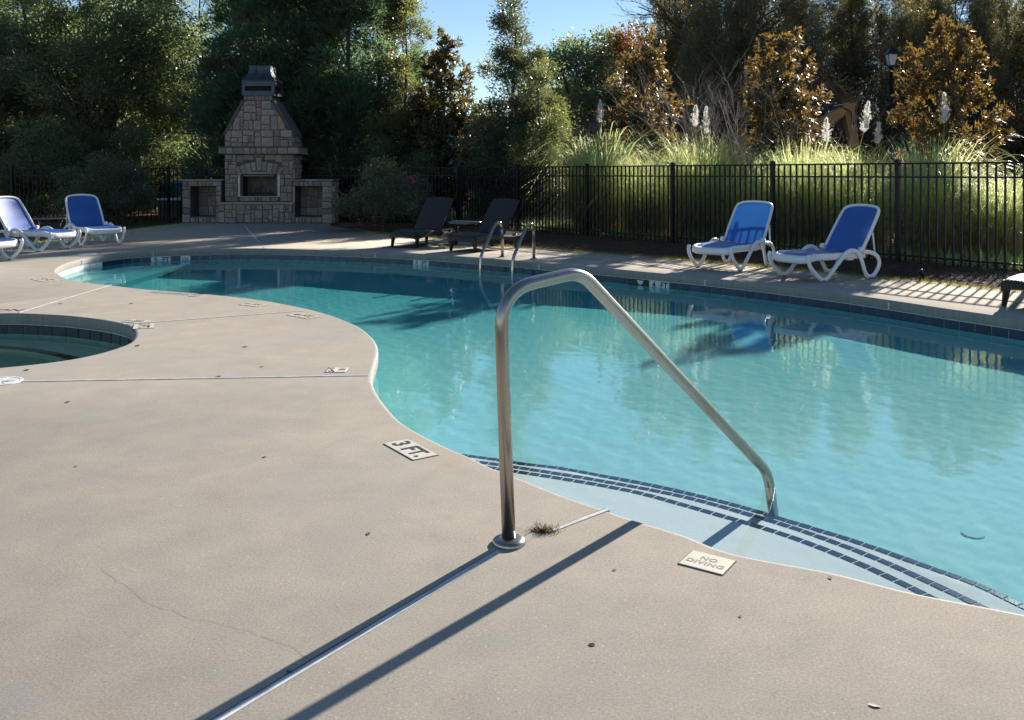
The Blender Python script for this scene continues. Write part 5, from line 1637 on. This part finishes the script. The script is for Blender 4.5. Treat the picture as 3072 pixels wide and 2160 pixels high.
pg = []
for (vx, Z, k, sc, rz, lab) in [(1345, 20.6, 0, (1.1, 1.1, 1.2), 0.3, 'sunlit pampas clump at the left end, below the left brown magnolia'), (1455, 19.6, 1, (0.95, 0.95, 0.96), 2.0, 'lower pampas clump just right of the leftmost clump'),
                                (1575, 18.7, 0, (1.05, 1.05, 1.13), 1.1, 'pampas clump with two close white plumes below the bare shrub'), (1700, 17.5, 1, (0.95, 0.95, 0.92), 4.2, 'low pampas clump between the two-plume and three-plume clumps'),
                                (1800, 16.9, 0, (0.95, 0.95, 1.0), 2.6, 'pampas clump with three white plumes in front of the excavator'), (1925, 16.2, 1, (0.95, 0.95, 0.97), 0.5, 'low pampas clump right of the three-plume clump'), (2085, 14.9, 1, (1.0, 1.0, 1.05), 3.3, 'arching pampas clump with one tall plume at right'),
                                (2235, 14.3, 0, (0.85, 0.85, 0.72), 5.1, 'low pampas clump at the right frame edge')]:
    pg.append(plant('pampas_grass', lab, 'grass clump', at(vx, Z), PG[k], 'pampas grass clumps behind the fence', rz, sc))
plume(pg[0], 1345, 222, 275, 20.4, 0)
plume(pg[2], 1560, 235, 285, 18.6, 0, -0.05); plume(pg[2], 1583, 236, 300, 18.8, 1, 0.05)
plume(pg[4], 1853, 263, 318, 16.7, 0, 0.0); plume(pg[4], 1936, 224, 297, 16.5, 1, -0.16); plume(pg[4], 1967, 273, 322, 16.4, 2, -0.06)
plume(pg[6], 2117, 205, 278, 14.8, 1, 0.02)

# weeds and dead leaves on the ground behind the fence; loose straw on the bed
def scatter(name, label, cat, n, fn, mat, L, w, up, seed, z0=-0.04):
    r = np.random.default_rng(seed); P = fn(r, n)
    C = np.concatenate([P, np.full((len(P), 1), z0)], 1)
    D = unit(np.stack([r.normal(size=len(P)), r.normal(size=len(P)), up * r.uniform(0.1, 1, len(P))], 1))
    V, F = leaf_geo(C, D, L * r.uniform(.5, 1.3, len(P)), w, r, 0.05)
    o = bpy.data.objects.new(name, np_mesh(name, V, F, mat)); link(o); return tag(o, label, cat, kind='stuff')


def behind(r, n):
    z = r.uniform(10.5, 30, n); off = r.exponential(2.2, n) + 0.1
    x = 1.61 + 0.7345 * (19.1 - z) + off; return np.stack([x, z + off * 0.5], 1)


def onbed(r, n):
    t = r.uniform(0, 1, n); z = 9.0 + 14.5 * t; xf = 1.61 + 0.7345 * (19.1 - z); w = r.uniform(0, 1, n)
    ex = np.interp(z, sorted(p.y for p in edge_c), [p.x for p in sorted(edge_c, key=lambda p: p.y)])
    return np.stack([ex + (xf + 0.6 - ex) * w, z], 1)


def leftbed(r, n): return np.stack([r.uniform(-16, -9.2, n), r.uniform(19.5, 27, n)], 1)


scatter('weeds', 'low green weeds on the ground behind the right fence', 'weeds', 16000, behind, M['blade'], 0.26, 0.012, 2.0, 131)
scatter('dead_leaves', 'brown litter under the pampas grass', 'litter', 9000, behind, M['straw'], 0.12, 0.02, 0.5, 132)
scatter('straw_litter', 'loose brown pine straw lying on the bed', 'litter', 30000, onbed, simple('straw_brown', (0.10, 0.058, 0.035), 0.8, var=0.5, scale=20), 0.16, 0.004, 0.25, 133, -0.03)
scatter('leaf_litter', 'dry litter under the left shrubs', 'litter', 9000, leftbed, simple('litter_brown', (0.07, 0.045, 0.03), 0.8, var=0.5, scale=20), 0.12, 0.012, 0.3, 134)

# ------------------------------------------------------------------ red clay, houses, excavator, lamp post beyond the fence
def mound(name, x, y, rx, ry, h, seed):
    lf = lump(seed)
    def f(u, v):
        a = v * 6.283; d = u; k = 1 + 0.25 * float(lf(np.array(a), np.array(d)))
        return (x + rx * d * math.cos(a) * k, y + ry * d * math.sin(a) * k, -0.08 + h * (1 - d) ** 1.1 * (1 + 0.2 * math.sin(7 * a + 3 * d)) if d < 1 else -0.2)
    o = MB().grid(f, 12, 36).build(name, M['clay'], None, True); return tag(o, kind='structure')


mound('clay_mound', -12.9, 37, 4.0, 6.0, 1.5, 1); mound('clay_mound', -2.5, 33, 3.5, 2.5, 0.7, 2); mound('clay_mound', 21.5, 34, 6.5, 4.0, 1.1, 3)

yel = simple('machine_yellow', (0.34, 0.165, 0.045), 0.45, var=0.2, scale=3)
ex = thing('excavator', 'ochre excavator with its folded arm showing between two magnolias', 'excavator', (8.6, 32, -0.06))
for s in (1, -1):
    m = MB(); prof = [(-1.6, 0.15), (-1.3, 0.0), (1.3, 0.0), (1.6, 0.15), (1.65, 0.45), (1.4, 0.75), (-1.4, 0.75), (-1.65, 0.45)]
    b = len(m.v); m.v += [(x, s * 0.75, z) for x, z in prof] + [(x, s * 1.25, z) for x, z in prof]; n = len(prof)
    m.f += [tuple(range(n)), tuple(range(2 * n - 1, n - 1, -1))] + [(i, n + i, n + (i + 1) % n, (i + 1) % n) for i in range(n)]
    m.build('track', M['black_metal'], ex)
m = MB(); m.box((-1.7, -1.2, 0.85), (0.7, 1.2, 1.75)); m.box((-1.75, -1.1, 1.75), (-0.4, 0.1, 1.95)); bevel(m.build('engine_house', yel, ex), 0.06)
m = MB(); m.box((-0.3, 0.25, 1.75), (0.9, 1.15, 2.75)); c_ = bevel(m.build('cab', yel, ex), 0.05)
MB().box((0.05, 0.24, 1.95), (0.905, 1.16, 2.6)).build('cab_window', M['copper'], c_)
def beam(path, w, hs):
    m = MB()
    for (x, z), h in zip(path, hs):
        m.v += [(x[0] if hasattr(x, '__len__') else x, -w / 2, z - h / 2), (x, w / 2, z - h / 2), (x, w / 2, z + h / 2), (x, -w / 2, z + h / 2)]
    for k in range(len(path) - 1):
        for i in range(4): m.f.append((4 * k + i, 4 * k + (i + 1) % 4, 4 * k + 4 + (i + 1) % 4, 4 * k + 4 + i))
    m.f += [(3, 2, 1, 0), tuple(4 * (len(path) - 1) + i for i in range(4))]
    return m
bevel(beam([(0.6, 1.45), (1.4, 2.25), (2.4, 3.05), (3.35, 3.66)], 0.42, [0.40, 0.62, 0.56, 0.36]).build('boom', yel, ex), 0.03)
m = MB(); m.v = [(3.35, -.17, 3.92), (3.62, -.17, 3.84), (3.82, -.17, 2.3), (3.86, -.17, 1.2), (3.66, -.17, 1.2), (3.50, -.17, 2.4), (3.28, -.17, 3.5)]
m.v += [(x, .17, z) for x, _, z in m.v[:7]]; m.f = [tuple(range(6, -1, -1)), tuple(range(7, 14))] + [(i, (i + 1) % 7, 7 + (i + 1) % 7, 7 + i) for i in range(7)]
bevel(m.build('stick', yel, ex), 0.03)
MB().tube([(1.5, 0, 2.85), (2.9, 0, 3.78)], 0.075, 10).build('cylinder', M['black_metal'], ex); MB().tube([(2.85, 0, 3.75), (3.45, 0, 3.84)], 0.04, 8).build('cylinder_rod', M['chrome'], ex)
MB().tube(catmull([(3.1, -.2, 3.75), (3.45, -.26, 3.55), (3.55, -.26, 3.1), (3.72, -.22, 3.4), (3.76, -.2, 3.75)], 6), 0.022, 6).build('hose', M['black_metal'], ex)
m = MB(); m.v = [(3.6, -.5, 1.3), (4.0, -.5, 1.2), (4.1, -.5, 0.5), (3.7, -.5, 0.15), (3.1, -.5, 0.25), (3.25, -.5, 0.75)]; m.v += [(x, .5, z) for x, _, z in m.v[:6]]
m.f = [tuple(range(5, -1, -1)), tuple(range(6, 12))] + [(i, (i + 1) % 6, 6 + (i + 1) % 6, 6 + i) for i in range(6)]; m.build('bucket', M['copper'], ex)

lp = thing('lamp_post', 'black lamp post with a four-sided lantern in front of the pine wood', 'street lamp', at(1998, 30.0))
m = MB(); m.lathe([(0.11, 0), (0.11, 0.5), (0.06, 0.6), (0.055, 4.85), (0.08, 4.87), (0.08, 4.93), (0.04, 4.95)], 12); m.build('pole', M['black_metal'], lp, True)
m = MB(); frus(m, [4.95, 5.0, 5.0], [[(-.1, -.1), (.1, -.1), (.1, .1), (-.1, .1)]] * 3)
for sx in (1, -1):
    for sy in (1, -1): m.tube([(sx * 0.09, sy * 0.09, 4.98), (sx * 0.16, sy * 0.16, 5.36)], 0.013, 4)
frus(m, [5.36, 5.40, 5.52, 5.60, 5.64], [[(-h, -h), (h, -h), (h, h), (-h, h)] for h in (0.20, 0.20, 0.09, 0.03, 0.015)]); m.build('lantern_frame', M['black_metal'], lp)
m = MB(); frus(m, [4.99, 5.36], [[(-.08, -.08), (.08, -.08), (.08, .08), (-.08, .08)], [(-.15, -.15), (.15, -.15), (.15, .15), (-.15, .15)]]); m.build('lantern_glass', simple('frosted_glass', (0.55, 0.58, 0.60), 0.3), lp)


def house(name, label, x, y, w, d, hw, hr, wall, roof, rz=0.0, rows=1):
    t = thing(name, label, 'house', (x, y, -0.06), rz)
    MB().box((-w / 2, -d / 2, 0), (w / 2, d / 2, hw)).build('wall', wall, t)
    m = MB(); o = 0.4; m.v = [(-w / 2 - o, -d / 2 - o, hw), (w / 2 + o, -d / 2 - o, hw), (w / 2 + o, d / 2 + o, hw), (-w / 2 - o, d / 2 + o, hw), (-w / 2 - o, 0, hw + hr), (w / 2 + o, 0, hw + hr)]
    m.f = [(0, 1, 5, 4), (2, 3, 4, 5), (3, 0, 4), (1, 2, 5), (3, 2, 1, 0)]; m.build('roof', roof, t)
    n = int(w // 2.6)
    for r_ in range(rows):
        for k in range(n):
            xx = -w / 2 + (k + 0.5) * w / n; z = 0.9 + r_ * 2.8
            f = MB().box((xx - 0.55, -d / 2 - 0.06, z), (xx + 0.55, -d / 2 + 0.02, z + 1.4)).build('window', M['white_resin'], t)
            MB().box((xx - 0.47, -d / 2 - 0.075, z + 0.08), (xx + 0.47, -d / 2 - 0.055, z + 1.32)).build('pane', M['copper'], f)
    return t


house('grey_house', 'blue-grey house glimpsed through the gap below the sky', -3.2, 66, 8, 8, 3.4, 2.2, simple('grey_siding', (0.26, 0.30, 0.36), 0.7), simple('slate_roof', (0.16, 0.18, 0.22), 0.8))
house('brick_house', 'red brick house glimpsed between the left evergreens', -30, 62, 16, 9, 5.6, 2.6, simple('brick_red', (0.36, 0.13, 0.08), 0.85, var=0.25, scale=3), simple('brown_roof', (0.10, 0.085, 0.075), 0.8), R(12), 2)
house('cream_house', 'pale house glimpsed behind the fence left of the fireplace', -15.5, 70, 11, 8, 3.6, 2.2, simple('cream_siding', (0.62, 0.58, 0.5), 0.7), simple('brown_roof', (0.12, 0.10, 0.09), 0.8), R(-8), 1)

sk_ = thing('metal_skip', 'teal and cream open skip behind the fence left of the fireplace', 'skip', (-9.9, 29.5, -0.06))
def slab(z0, z1, l0, l1, mat, nm):
    m = MB(); frus(m, [z0, z1], [[(l0, -0.8), (1.6, -0.8), (1.6, 0.8), (l0, 0.8)], [(l1, -0.8), (1.7, -0.8), (1.7, 0.8), (l1, 0.8)]]); return m.build(nm, mat, sk_)
slab(0.12, 0.62, -1.05, -1.22, simple('cream_paint', (0.62, 0.52, 0.34), 0.5), 'lower_hull'); slab(0.622, 1.08, -1.222, -1.48, simple('teal_paint', (0.03, 0.25, 0.20), 0.4), 'upper_hull'); slab(1.082, 1.17, -1.50, -1.54, M['white_resin'], 'rim')
ub = thing('utility_box', 'dark utility box with a pale lid behind the fence left of the fireplace', 'box', at(387, 26.9))
bevel(MB().box((-0.33, -0.3, 0), (0.33, 0.3, 0.55)).build('cabinet', simple('cabinet_green', (0.03, 0.04, 0.035), 0.5), ub), 0.02); bevel(MB().box((-0.36, -0.33, 0.552), (0.36, 0.33, 0.62)).build('lid', M['white_marker'], ub), 0.02)
